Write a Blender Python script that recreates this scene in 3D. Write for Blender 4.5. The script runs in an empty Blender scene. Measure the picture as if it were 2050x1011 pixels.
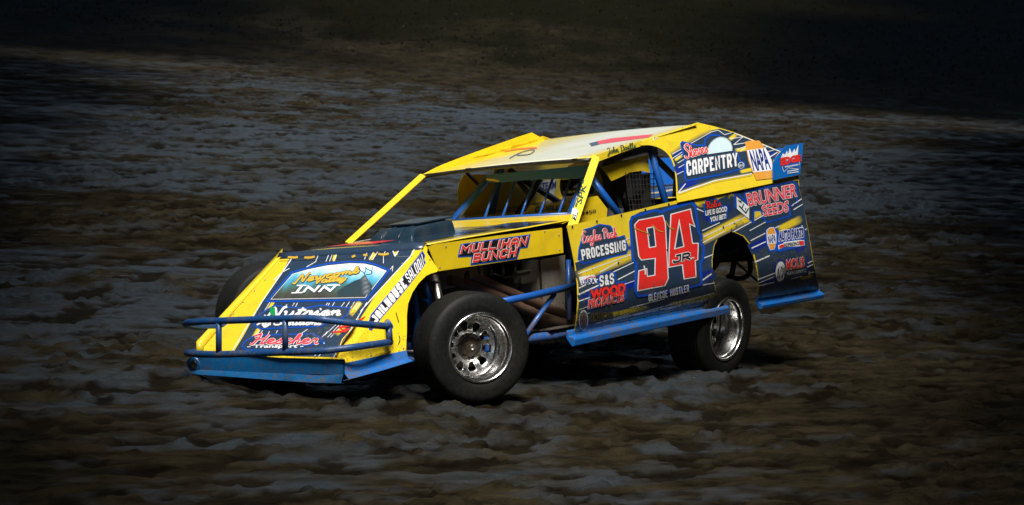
import bpy, bmesh, math, random
import numpy as np
from mathutils import Vector, Matrix, noise as mnoise

R = math.radians
random.seed(7)
SC = bpy.context.scene
COL = SC.collection

# ------------------------------------------------------------------ camera
FPX, ELEV, ROLL, DIST = 8000.0, R(4.85), R(4.25), 29.4
YAW = -2.169540664
ORG = Vector((-0.10988, -3.50660, 0.0))
_fw = Vector((0, math.cos(ELEV), -math.sin(ELEV)))
_ri = Vector((1, 0, 0)); _up = _ri.cross(_fw)
CR = math.cos(ROLL) * _ri + math.sin(ROLL) * _up
CU = -math.sin(ROLL) * _ri + math.cos(ROLL) * _up
CF = _fw
CPOS = Vector((0, 0, 0.5)) - DIST * _fw - ORG
camd = bpy.data.cameras.new('camera'); cam = bpy.data.objects.new('camera', camd); COL.objects.link(cam)
cam.matrix_world = Matrix(((CR.x, CU.x, -CF.x, CPOS.x), (CR.y, CU.y, -CF.y, CPOS.y), (CR.z, CU.z, -CF.z, CPOS.z), (0, 0, 0, 1)))
camd.sensor_width = 36.0; camd.lens = 36.0 * FPX / 2050.0
camd.clip_start = 0.5; camd.clip_end = 2000
camd.dof.use_dof = True; camd.dof.focus_distance = 25.2; camd.dof.aperture_fstop = 10.0
SC.camera = cam

# ------------------------------------------------------------------ sky, sun, exposure
SUN_EL, SUN_AZ = R(58), R(-3)          # azimuth: 0 = behind the camera, negative = to its left
sun_dir = Vector((math.sin(SUN_AZ) * math.cos(SUN_EL), -math.cos(SUN_AZ) * math.cos(SUN_EL), math.sin(SUN_EL)))
W = bpy.data.worlds.new('World'); SC.world = W; W.use_nodes = True
wn = W.node_tree.nodes; bg = wn['Background']
sky = wn.new('ShaderNodeTexSky'); sky.sky_type = 'NISHITA'; sky.sun_disc = False
sky.sun_elevation = SUN_EL; sky.sun_rotation = math.pi - SUN_AZ
sky.ozone_density = 2.0; sky.dust_density = 2.0; sky.air_density = 1.0
W.node_tree.links.new(sky.outputs[0], bg.inputs[0]); bg.inputs[1].default_value = 0.072
sl = bpy.data.lights.new('sun', 'SUN'); sl.energy = 5.0; sl.angle = R(20); sl.color = (1.0, 0.975, 0.93)
so = bpy.data.objects.new('sun', sl); COL.objects.link(so)
so.rotation_euler = sun_dir.to_track_quat('Z', 'Y').to_euler(); so.location = sun_dir * 60
SC.render.engine = 'CYCLES'
SC.view_settings.view_transform = 'Standard'; SC.view_settings.look = 'None'
SC.view_settings.exposure = 0.28; SC.view_settings.gamma = 1.0
SC.cycles.max_bounces = 8

# ------------------------------------------------------------------ body frame <-> pixels of the photograph
BM = Matrix.Translation((0, 0, 0)) @ Matrix.Rotation(YAW - R(0.2), 4, 'Z') @ Matrix.Rotation(R(4.34), 4, 'Y') @ Matrix.Rotation(R(9.46), 4, 'X')
BI = BM.inverted()
_C = BI @ CPOS
BI3 = BI.to_3x3()
def ray(px, py):
    return _C, BI3 @ (CF + ((px - 1025) * CR - (py - 505.5) * CU) / FPX)
def wray(px, py):
    return CPOS, CF + ((px - 1025) * CR - (py - 505.5) * CU) / FPX
def AX(px, py, x): o, d = ray(px, py); return o + d * ((x - o.x) / d.x)
def AY(px, py, y): o, d = ray(px, py); return o + d * ((y - o.y) / d.y)
def AZ(px, py, z): o, d = ray(px, py); return o + d * ((z - o.z) / d.z)

class Surf:
    """a sheet of bodywork given as an implicit surface in car coordinates"""
    def __init__(s, F, t0=25.0): s.F = F
    def hit(s, px, py, off=0.0):
        o, d = ray(px, py)
        t = 26.0
        f = s.F(o + d * t)
        for _ in range(12):
            g = (s.F(o + d * (t + 1e-3)) - f) / 1e-3
            if abs(g) < 1e-9: break
            t -= f / g
            f = s.F(o + d * t)
            if abs(f) < 1e-7: break
        p = o + d * t
        if off:
            h = 1e-3
            n = Vector((s.F(p + Vector((h, 0, 0))) - s.F(p - Vector((h, 0, 0))), s.F(p + Vector((0, h, 0))) - s.F(p - Vector((0, h, 0))), s.F(p + Vector((0, 0, h))) - s.F(p - Vector((0, 0, h))))).normalized()
            if n.dot(d) > 0: n = -n
            p = p + n * off
        return p
def plane3(a, b, c):
    n = (b - a).cross(c - a).normalized(); k = n.dot(a)
    return Surf(lambda p: n.dot(p) - k)

# ------------------------------------------------------------------ materials
def nmat(name):
    m = bpy.data.materials.new(name); m.use_nodes = True
    return m, m.node_tree.nodes, m.node_tree.links, m.node_tree.nodes['Principled BSDF']
DUST = (0.085, 0.070, 0.050)
def paint(name, rgb, rough=0.32, coat=0.35, dirt=0.35, metal=0.0, scale=9.0, wave=0.12, attr=None, mud=0.75, spec=0.5):
    m, n, l, p = nmat(name)
    tc = n.new('ShaderNodeTexCoord')
    n1 = n.new('ShaderNodeTexNoise'); n1.inputs['Scale'].default_value = scale; n1.inputs['Detail'].default_value = 6; n1.inputs['Roughness'].default_value = 0.65
    l.new(tc.outputs['Object'], n1.inputs['Vector'])
    n2 = n.new('ShaderNodeTexNoise'); n2.inputs['Scale'].default_value = 95; n2.inputs['Detail'].default_value = 3
    l.new(tc.outputs['Object'], n2.inputs['Vector'])
    r1 = n.new('ShaderNodeMapRange'); r1.inputs[1].default_value = 0.48; r1.inputs[2].default_value = 0.78; r1.inputs[4].default_value = dirt
    l.new(n1.outputs['Fac'], r1.inputs[0])
    r2 = n.new('ShaderNodeMapRange'); r2.inputs[1].default_value = 0.68; r2.inputs[2].default_value = 0.74; r2.inputs[4].default_value = min(1, dirt * 1.6)
    l.new(n2.outputs['Fac'], r2.inputs[0])
    mx = n.new('ShaderNodeMath'); mx.operation = 'MAXIMUM'; l.new(r1.outputs[0], mx.inputs[0]); l.new(r2.outputs[0], mx.inputs[1])
    sx = n.new('ShaderNodeSeparateXYZ'); l.new(tc.outputs['Object'], sx.inputs[0])
    lo = n.new('ShaderNodeMapRange'); lo.inputs[1].default_value = 0.85; lo.inputs[2].default_value = 0.25; lo.inputs[3].default_value = 0.0; lo.inputs[4].default_value = 0.24; l.new(sx.outputs[2], lo.inputs[0])
    n4 = n.new('ShaderNodeTexNoise'); n4.inputs['Scale'].default_value = 46; n4.inputs['Detail'].default_value = 4; n4.inputs['Roughness'].default_value = 0.7; l.new(tc.outputs['Object'], n4.inputs['Vector'])
    n5 = n.new('ShaderNodeTexNoise'); n5.inputs['Scale'].default_value = 2.6; n5.inputs['Detail'].default_value = 3; l.new(tc.outputs['Object'], n5.inputs['Vector'])
    ma = n.new('ShaderNodeMath'); ma.operation = 'MULTIPLY_ADD'; ma.inputs[1].default_value = 0.5; l.new(n5.outputs['Fac'], ma.inputs[0]); l.new(n4.outputs['Fac'], ma.inputs[2])
    mb = n.new('ShaderNodeMath'); mb.operation = 'ADD'; l.new(ma.outputs[0], mb.inputs[0]); l.new(lo.outputs[0], mb.inputs[1])
    r3 = n.new('ShaderNodeMapRange'); r3.inputs[1].default_value = 0.97; r3.inputs[2].default_value = 1.06; r3.inputs[4].default_value = mud; l.new(mb.outputs[0], r3.inputs[0])
    mx0 = mx; mx = n.new('ShaderNodeMath'); mx.operation = 'MAXIMUM'; l.new(mx0.outputs[0], mx.inputs[0]); l.new(r3.outputs[0], mx.inputs[1])
    mix = n.new('ShaderNodeMix'); mix.data_type = 'RGBA'
    mix.inputs[6].default_value = (*rgb, 1); mix.inputs[7].default_value = (*DUST, 1)
    if attr:
        a = n.new('ShaderNodeAttribute'); a.attribute_name = attr; l.new(a.outputs['Color'], mix.inputs[6])
    l.new(mx.outputs[0], mix.inputs[0]); l.new(mix.outputs[2], p.inputs['Base Color'])
    rr = n.new('ShaderNodeMapRange'); rr.inputs[3].default_value = rough; rr.inputs[4].default_value = min(0.9, rough + 0.4)
    l.new(mx.outputs[0], rr.inputs[0]); l.new(rr.outputs[0], p.inputs['Roughness'])
    p.inputs['Metallic'].default_value = metal; p.inputs['Specular IOR Level'].default_value = spec
    p.inputs['Coat Weight'].default_value = coat; p.inputs['Coat Roughness'].default_value = 0.12
    if wave:
        n3 = n.new('ShaderNodeTexNoise'); n3.inputs['Scale'].default_value = 3.2; n3.inputs['Detail'].default_value = 2
        l.new(tc.outputs['Object'], n3.inputs['Vector'])
        b = n.new('ShaderNodeBump'); b.inputs['Strength'].default_value = wave; b.inputs['Distance'].default_value = 0.08
        l.new(n3.outputs['Fac'], b.inputs['Height']); l.new(b.outputs[0], p.inputs['Normal']); l.new(b.outputs[0], p.inputs['Coat Normal'])
    return m
M = {}
YEL = (0.80, 0.59, 0.028); SLATE = (0.024, 0.047, 0.085); GLOW = (0.006, 0.075, 0.50); BLUEP = (0.003, 0.125, 0.44)
M['yellow'] = paint('yellow_paint', YEL, 0.28, 0.35, 0.22)
M['yellow_deep'] = paint('yellow_tin', (0.79, 0.56, 0.014), 0.30, 0.30, 0.28)
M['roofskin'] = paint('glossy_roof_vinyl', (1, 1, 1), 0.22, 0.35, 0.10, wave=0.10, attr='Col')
M['hoodskin'] = paint('glossy_hood_vinyl', YEL, 0.16, 1.0, 0.10, wave=0.16)
M['hoodslate'] = paint('glossy_hood_slate', SLATE, 0.16, 1.0, 0.10, wave=0.16)
M['valance'] = paint('valance_blue', (0.003, 0.125, 0.34), 0.42, 0.2, 0.55, scale=26)
M['slate'] = paint('slate_vinyl', SLATE, 0.30, 0.35, 0.25)
M['glow'] = paint('blue_vinyl', GLOW, 0.30, 0.35, 0.15)
M['deepblue'] = paint('deep_blue_vinyl', (0.008, 0.02, 0.25), 0.30, 0.35, 0.15)
M['white'] = paint('white_vinyl', (0.80, 0.80, 0.80), 0.30, 0.30, 0.14)
M['pale'] = paint('pale_cyan_vinyl', (0.62, 0.78, 0.82), 0.30, 0.3, 0.1)
M['red'] = paint('red_vinyl', (0.84, 0.030, 0.024), 0.30, 0.3, 0.12)
M['pinkred'] = paint('light_red_vinyl', (0.82, 0.06, 0.09), 0.30, 0.3, 0.12)
M['black'] = paint('black_vinyl', (0.010, 0.010, 0.012), 0.35, 0.2, 0.12)
M['orange'] = paint('amber_vinyl', (0.75, 0.33, 0.05), 0.3, 0.3, 0.15)
M['navy'] = paint('navy_letter_vinyl', (0.012, 0.03, 0.20), 0.3, 0.3, 0.1)
M['gold'] = paint('gold_vinyl', (0.62, 0.42, 0.05), 0.3, 0.3, 0.1)
M['green'] = paint('green_vinyl', (0.01, 0.28, 0.07), 0.3, 0.3, 0.1)
M['darkgreen'] = paint('dark_green_letter', (0.006, 0.06, 0.045), 0.3, 0.3, 0.05)
M['grad'] = paint('printed_fade_vinyl', (1, 1, 1), 0.3, 0.35, 0.15, attr='Col')
M['blue'] = paint('blue_paint', BLUEP, 0.38, 0.25, 0.40, scale=14)
M['tube'] = paint('blue_tube_paint', (0.004, 0.085, 0.36), 0.38, 0.25, 0.35, scale=22, wave=0)
M['bumper'] = paint('scraped_blue_tube', (0.006, 0.055, 0.18), 0.45, 0.1, 1.0, scale=9, wave=0)
M['plastic'] = paint('dark_blue_plastic', (0.010, 0.026, 0.042), 0.36, 0.15, 0.25, wave=0)
M['rubber'] = paint('tyre_rubber', (0.0045, 0.0054, 0.005), 0.6, 0.0, 0.07, scale=6, wave=0, mud=0.08, spec=0.22)
M['blackmetal'] = paint('black_steel', (0.012, 0.012, 0.013), 0.45, 0.1, 0.3, wave=0)
M['tin'] = paint('dull_aluminium', (0.30, 0.27, 0.22), 0.45, 0.0, 0.7, metal=0.6, wave=0.2)
M['rust'] = paint('rusty_header', (0.11, 0.055, 0.032), 0.6, 0.0, 0.5, metal=0.4, wave=0)
M['hub'] = paint('muddy_hub', (0.075, 0.052, 0.03), 0.6, 0.0, 0.6, metal=0.3, wave=0)
M['steel'] = paint('bare_steel', (0.55, 0.50, 0.44), 0.3, 0.0, 0.5, metal=1.0, scale=20, wave=0)
M['chrome'] = paint('chrome', (0.90, 0.89, 0.87), 0.20, 0.0, 0.15, metal=1.0, scale=12, wave=0, mud=0.2)
M['helmet'] = paint('cream_helmet', (0.60, 0.50, 0.36), 0.25, 0.5, 0.10, wave=0, mud=0)
M['visor'] = paint('dark_visor', (0.012, 0.009, 0.007), 0.12, 0.4, 0.05, wave=0, mud=0)
M['suit'] = paint('dark_fire_suit', (0.02, 0.024, 0.035), 0.8, 0.0, 0.1, wave=0, mud=0)
M['skin'] = paint('glove', (0.03, 0.03, 0.03), 0.8, 0.0, 0.1, wave=0)
M['seat'] = paint('black_seat', (0.018, 0.018, 0.02), 0.55, 0.0, 0.2, wave=0)
M['tape'] = paint('torn_amber_tape', (0.55, 0.33, 0.03), 0.5, 0.0, 0.3, wave=0)

# ------------------------------------------------------------------ mesh helpers
def link(name, me, mat=None, parent=None, smooth=False):
    o = bpy.data.objects.new(name, me); COL.objects.link(o)
    if mat is not None: me.materials.append(M[mat] if isinstance(mat, str) else mat)
    if parent is not None: o.parent = parent
    if smooth:
        for p in me.polygons: p.use_smooth = True
    return o
def mesh(name, verts, faces):
    me = bpy.data.meshes.new(name); me.from_pydata([tuple(v) for v in verts], [], faces); me.update(); return me
def fix_out(me):
    bm = bmesh.new(); bm.from_mesh(me); bmesh.ops.recalc_face_normals(bm, faces=bm.faces); bm.to_mesh(me); bm.free()
def catmull(pts, n=6, closed=False):
    pts = [Vector(p) for p in pts]; out = []
    m = len(pts)
    if m < 3: return pts
    for i in range(m if closed else m - 1):
        if closed: a, b, c, d = pts[i - 1], pts[i], pts[(i + 1) % m], pts[(i + 2) % m]
        else: a, b, c, d = pts[max(i - 1, 0)], pts[i], pts[i + 1], pts[min(i + 2, m - 1)]
        for k in range(n):
            t = k / n
            out.append(0.5 * ((2 * b) + (c - a) * t + (2 * a - 5 * b + 4 * c - d) * t * t + (3 * b - a - 3 * c + d) * t ** 3))
    if not closed: out.append(pts[-1])
    return out
def tube(name, pts, r, mat, parent, seg=12, smooth_path=0, r2=None):
    pts = [Vector(p) for p in pts]
    if smooth_path: pts = catmull(pts, smooth_path)
    vs, fs = [], []
    up = None
    for i, p in enumerate(pts):
        t = (pts[min(i + 1, len(pts) - 1)] - pts[max(i - 1, 0)]).normalized()
        if up is None:
            up = t.cross(Vector((0, 0, 1)) if abs(t.z) < 0.9 else Vector((1, 0, 0))).normalized()
        up = (up - t * up.dot(t)).normalized(); w = t.cross(up)
        rr = r if r2 is None else r + (r2 - r) * i / (len(pts) - 1)
        for k in range(seg):
            a = 2 * math.pi * k / seg
            vs.append(p + (up * math.cos(a) + w * math.sin(a)) * rr)
    n = len(pts)
    for i in range(n - 1):
        for k in range(seg):
            fs.append((i * seg + k, i * seg + (k + 1) % seg, (i + 1) * seg + (k + 1) % seg, (i + 1) * seg + k))
    fs.append(tuple(range(seg - 1, -1, -1))); fs.append(tuple((n - 1) * seg + k for k in range(seg)))
    me = mesh(name, vs, fs)
    o = link(name, me, mat, parent)
    for p in me.polygons: p.use_smooth = len(p.vertices) == 4
    return o
def solid(name, poly, thick_vec, mat, parent):
    """flat plate: polygon of 3-D points given a thickness"""
    poly = [Vector(p) for p in poly]; n = len(poly); t = Vector(thick_vec)
    vs = poly + [p + t for p in poly]
    fs = [tuple(range(n)), tuple(range(2 * n - 1, n - 1, -1))] + [(i, i + n, (i + 1) % n + n, (i + 1) % n) for i in range(n)]
    me = mesh(name, vs, fs); fix_out(me)
    return link(name, me, mat, parent)
def plate(name, poly, mat, parent, th=0.003):
    """thin sheet of arbitrary 3-D polygon, thickness by solidify"""
    poly = [Vector(p) for p in poly]
    bm = bmesh.new(); f = bm.faces.new([bm.verts.new(p) for p in poly]); bm.normal_update()
    bmesh.ops.triangulate(bm, faces=[f]); me = bpy.data.meshes.new(name); bm.to_mesh(me); bm.free()
    o = link(name, me, mat, parent); s = o.modifiers.new('thickness', 'SOLIDIFY'); s.thickness = th; s.offset = 0
    return o
def grid(name, fn, nu, nv, mat, parent, th=0.003, smooth=True):
    vs = [fn(i / nu, j / nv) for i in range(nu + 1) for j in range(nv + 1)]
    fs = [(i * (nv + 1) + j, (i + 1) * (nv + 1) + j, (i + 1) * (nv + 1) + j + 1, i * (nv + 1) + j + 1) for i in range(nu) for j in range(nv)]
    o = link(name, mesh(name, vs, fs), mat, parent, smooth)
    if th: s = o.modifiers.new('thickness', 'SOLIDIFY'); s.thickness = th; s.offset = 0
    return o
def box(name, lo, hi, mat, parent, bev=0.006):
    bm = bmesh.new(); bmesh.ops.create_cube(bm, size=1)
    for v in bm.verts: v.co = Vector([lo[k] + (hi[k] - lo[k]) * (v.co[k] + 0.5) for k in range(3)])
    if bev: bmesh.ops.bevel(bm, geom=bm.edges[:] + bm.verts[:], offset=bev, segments=2, affect='EDGES', profile=0.5)
    me = bpy.data.meshes.new(name); bm.to_mesh(me); bm.free()
    return link(name, me, mat, parent)
def lathe(name, prof, mat, parent, seg=64, closed=False, smooth=True, jag=None):
    """profile (radius, along) turned about local Y"""
    vs, fs = [], []; n = len(prof)
    for k in range(seg):
        a = 2 * math.pi * k / seg; c, s = math.cos(a), math.sin(a)
        for (r, y) in prof: vs.append((r * c, y, r * s))
    for k in range(seg):
        k2 = (k + 1) % seg
        for i in range(n if closed else n - 1):
            j = (i + 1) % n
            fs.append((k * n + i, k * n + j, k2 * n + j, k2 * n + i))
    me = mesh(name, vs, fs); fix_out(me)
    return link(name, me, mat, parent, smooth)

# ---- print laid on a sheet: outlines in photograph pixels, wrapped on to the surface
def curve_mesh(loops, offset=0.0):
    cu = bpy.data.curves.new('outline', 'CURVE'); cu.dimensions = '2D'; cu.fill_mode = 'BOTH'
    for lp in loops:
        s = cu.splines.new('POLY'); s.points.add(len(lp) - 1)
        for q, (x, y) in zip(s.points, lp): q.co = (x / 100, -y / 100, 0, 1)
        s.use_cyclic_u = True
    cu.offset = offset / 100
    ob = bpy.data.objects.new('outline', cu); me = bpy.data.meshes.new_from_object(ob)
    bpy.data.objects.remove(ob); bpy.data.curves.remove(cu)
    V = [(v.co.x * 100, -v.co.y * 100) for v in me.vertices]; F = [tuple(p.vertices) for p in me.polygons]
    bpy.data.meshes.remove(me)
    return V, F
def text_mesh(body, offset=0.0, space=1.0):
    cu = bpy.data.curves.new('text', 'FONT'); cu.body = body; cu.offset = offset; cu.space_character = space; cu.resolution_u = 3
    cu.align_x = 'LEFT'
    ob = bpy.data.objects.new('text', cu); me = bpy.data.meshes.new_from_object(ob)
    bpy.data.objects.remove(ob); bpy.data.curves.remove(cu)
    V = [(v.co.x, v.co.y) for v in me.vertices]; F = [tuple(p.vertices) for p in me.polygons]
    bpy.data.meshes.remove(me)
    return V, F
def quad_map(quad):
    (x0, y0), (x1, y1), (x2, y2), (x3, y3) = quad       # bl, br, tr, tl
    def f(u, v):
        return ((1 - u) * (1 - v) * x0 + u * (1 - v) * x1 + u * v * x2 + (1 - u) * v * x3,
                (1 - u) * (1 - v) * y0 + u * (1 - v) * y1 + u * v * y2 + (1 - u) * v * y3)
    return f
def lay(name, V, F, surf, off, mat, parent, step=0, colors=None, thick=0):
    """map a 2-D pixel mesh on to the sheet"""
    if not step and not surf.flat: step = 16
    bm = bmesh.new()
    vs = [bm.verts.new((x, y, 0)) for x, y in V]
    for f in F:
        try: bm.faces.new([vs[i] for i in f])
        except ValueError: pass
    if step:
        xs = [v[0] for v in V]; ys = [v[1] for v in V]
        g = math.floor(min(xs) / step) * step + step
        while g < max(xs):
            bmesh.ops.bisect_plane(bm, geom=bm.verts[:] + bm.edges[:] + bm.faces[:], plane_co=(g, 0, 0), plane_no=(1, 0, 0), dist=1e-5); g += step
        g = math.floor(min(ys) / step) * step + step
        while g < max(ys):
            bmesh.ops.bisect_plane(bm, geom=bm.verts[:] + bm.edges[:] + bm.faces[:], plane_co=(0, g, 0), plane_no=(0, 1, 0), dist=1e-5); g += step
    if colors:
        cl = bm.verts.layers.float_color.new('Col')
        for v in bm.verts: v[cl] = (*colors(v.co.x, v.co.y), 1)
    for v in bm.verts:
        o = off + (v.co.z if False else 0)
        v.co = surf.hit(v.co.x, v.co.y, o)
    bm.normal_update()
    for f in bm.faces:
        if f.normal.dot(f.calc_center_median() - _C) > 0: f.normal_flip()
    me = bpy.data.meshes.new(name); bm.to_mesh(me); bm.free()
    o = link(name, me, mat, parent, smooth=bool(step))
    if thick:
        s = o.modifiers.new('thickness', 'SOLIDIFY'); s.thickness = thick; s.offset = -1
        if step: o.modifiers.new('crisp_rim', 'EDGE_SPLIT').split_angle = R(40)
    return o
def shape(name, loops, surf, off, mat, parent, grow=0.0, step=0, thick=0, colors=None):
    if loops and isinstance(loops[0][0], (int, float)): loops = [loops]
    V, F = curve_mesh(loops, grow)
    return lay(name, V, F, surf, off, mat, parent, step, colors, thick)
def lettering(name, body, quad, surf, off, mat, parent, bold=0.0, edge=None, edge_mat='white', space=1.0, step=0):
    V0, F0 = text_mesh(body, 0.0, space)
    x0, x1 = min(v[0] for v in V0), max(v[0] for v in V0); y0, y1 = min(v[1] for v in V0), max(v[1] for v in V0)
    qm = quad_map(quad)
    def put(b, mm, of, nm):
        V, F = text_mesh(body, b, space)
        lay(nm, [qm((x - x0) / (x1 - x0), (y - y0) / (y1 - y0)) for x, y in V], F, surf, of, mm, parent, step)
    if edge: put(bold + edge, edge_mat, off - 0.0007, name + '_outline')
    put(bold, mat, off, name)
def ribbon(name, strokes, wpx, surf, off, mat, parent, smooth=5):
    """pen strokes in pixels as a flat ribbon"""
    bm = bmesh.new(); k = 0
    for st in strokes:
        pts = catmull([Vector((x, y, 0)) for x, y in st], smooth) if smooth and len(st) > 2 else [Vector((x, y, 0)) for x, y in st]
        prev = None
        for i, p in enumerate(pts):
            t = (pts[min(i + 1, len(pts) - 1)] - pts[max(i - 1, 0)])
            if t.length < 1e-6: t = Vector((1, 0, 0))
            t.normalize(); nrm = Vector((-t.y, t.x, 0)) * wpx / 2
            k += 1
            of = off + (k % 400) * 0.000004
            a = p + nrm; b = p - nrm
            pair = (bm.verts.new(surf.hit(a.x, a.y, of)), bm.verts.new(surf.hit(b.x, b.y, of)))
            if prev: bm.faces.new((prev[0], prev[1], pair[1], pair[0]))
            prev = pair
    bm.normal_update()
    for f in bm.faces:
        if f.normal.dot(f.calc_center_median() - _C) > 0: f.normal_flip()
    me = bpy.data.meshes.new(name); bm.to_mesh(me); bm.free()
    return link(name, me, mat, parent)
GL = {
 'a': (.56, [[(.42,.42),(.25,.5),(.08,.35),(.08,.12),(.22,0),(.38,.12),(.44,.45),(.42,.15),(.5,0),(.6,.1)]]),
 'e': (.45, [[(0,.1),(.2,.22),(.36,.38),(.25,.5),(.1,.38),(.1,.12),(.25,0),(.48,.12)]]),
 'g': (.55, [[(.42,.42),(.25,.5),(.08,.35),(.08,.12),(.22,0),(.4,.15),(.45,.48),(.4,-.2),(.22,-.4),(.08,-.25),(.3,-.05),(.58,.1)]]),
 'l': (.34, [[(0,.08),(.2,.5),(.28,.9),(.2,1),(.12,.8),(.12,.15),(.22,0),(.36,.1)]]),
 's': (.40, [[(0,.05),(.18,.35),(.25,.5),(.28,.3),(.36,.12),(.22,0),(.08,.06)]]),
 't': (.36, [[(0,.1),(.14,.5),(.18,.9),(.15,.15),(.25,0),(.38,.1)], [(.0,.62),(.36,.64)]]),
 'v': (.5, [[(0,.4),(.1,.48),(.16,.1),(.24,0),(.4,.35),(.38,.5),(.52,.42)]]),
 'k': (.5, [[(0,.08),(.2,.6),(.26,.95),(.16,.95),(.12,.5),(.12,0)], [(.14,.25),(.32,.5),(.36,.38),(.18,.25),(.34,.02),(.5,.1)]]),
 'w': (.7, [[(0,.4),(.1,.5),(.14,.1),(.24,0),(.34,.15),(.36,.45),(.38,.1),(.48,0),(.6,.2),(.6,.5),(.72,.42)]]),
 'c': (.44, [[(.4,.4),(.28,.5),(.1,.35),(.1,.12),(.24,0),(.46,.12)]]),
 'o': (.52, [[(.26,.5),(.08,.35),(.1,.1),(.25,0),(.4,.15),(.4,.38),(.26,.5),(.36,.42),(.54,.45)]]),
 'm': (.68, [[(0,.3),(.1,.5),(.12,0)], [(.12,.3),(.24,.5),(.32,.4),(.32,0)], [(.32,.3),(.44,.5),(.52,.4),(.52,.08),(.6,0),(.7,.1)]]),
 'n': (.5, [[(0,.3),(.1,.5),(.12,0)], [(.12,.3),(.24,.5),(.34,.4),(.34,.08),(.42,0),(.52,.1)]]),
 'u': (.54, [[(0,.4),(.08,.5),(.1,.12),(.2,0),(.34,.12),(.38,.5),(.38,.1),(.46,0),(.56,.1)]]),
 'r': (.42, [[(0,.1),(.12,.5),(.2,.45),(.3,.48),(.28,.15),(.36,0),(.46,.1)]]),
 'i': (.3, [[(0,.1),(.14,.5),(.14,.1),(.22,0),(.32,.1)], [(.15,.68),(.2,.74)]]),
 'h': (.5, [[(0,.08),(.2,.6),(.26,.95),(.16,.95),(.12,.5),(.12,0)], [(.12,.3),(.24,.5),(.34,.4),(.34,.1),(.42,0),(.52,.1)]]),
 'b': (.46, [[(0,.08),(.2,.6),(.26,.95),(.16,.95),(.12,.5),(.12,.1),(.22,0),(.38,.12),(.38,.38),(.26,.48),(.14,.35)]]),
 'y': (.5, [[(0,.4),(.08,.5),(.1,.12),(.2,0),(.34,.12),(.38,.5),(.36,-.2),(.22,-.4),(.08,-.28),(.3,-.05),(.5,.1)]]),
 'S': (.66, [[(.7,.85),(.55,1),(.3,.95),(.2,.75),(.4,.55),(.6,.35),(.5,.08),(.25,0),(.02,.1),(.05,.22)]]),
 'E': (.6, [[(.6,.88),(.45,1),(.2,.92),(.2,.65),(.4,.55),(.15,.45),(.05,.2),(.2,0),(.45,.03),(.62,.2)]]),
 'P': (.6, [[(.25,.95),(.2,0)], [(.02,.75),(.15,.95),(.45,1),(.65,.8),(.5,.55),(.25,.5)]]),
 'N': (.75, [[(-.1,.12),(0,0),(.1,.05),(.25,.95),(.5,.05),(.62,.9),(.75,1)]]),
 'V': (.6, [[(0,.85),(.12,.98),(.25,.1),(.3,0),(.55,.85),(.7,1)]]),
 'H': (.75, [[(-.05,.8),(.1,.95),(.25,1),(.18,0),(.0,.02)], [(.65,1),(.55,0),(.7,.08)], [(.12,.45),(.4,.52),(.62,.48)]]),
 'R': (.7, [[(.25,.95),(.2,0)], [(.02,.75),(.15,.95),(.45,1),(.65,.8),(.5,.55),(.25,.5),(.45,.25),(.6,0),(.72,.08)]]),
 'J': (.6, [[(.1,.8),(.3,1),(.6,.95),(.45,.3),(.3,-.3),(.1,-.2),(.3,.05),(.6,.15)]]),
 'D': (.72, [[(.25,.95),(.2,0),(.05,.05)], [(.05,.85),(.3,1),(.65,.8),(.65,.3),(.4,0),(.2,0)]]),
 'A': (.62, [[(0,0),(.2,.3),(.45,1),(.5,0),(.6,.05)], [(.15,.4),(.55,.42)]]),
 "'": (.2, [[(.1,1),(.06,.8)]]), ' ': (.3, []), '-': (.3, [[(0,.3),(.25,.3)]]),
}
def script(name, body, quad, wpx, surf, off, mat, parent, edge=0, edge_mat='white'):
    x = 0; st = []
    for ch in body:
        w, ss = GL[ch]
        for s in ss: st.append([(x + a, b) for a, b in s])
        x += w
    qm = quad_map(quad)
    P = [[qm(a / x, b) for a, b in s] for s in st]
    if edge: ribbon(name + '_outline', P, wpx + 2 * edge, surf, off - 0.0018, edge_mat, parent)
    ribbon(name, P, wpx, surf, off, mat, parent)
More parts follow.
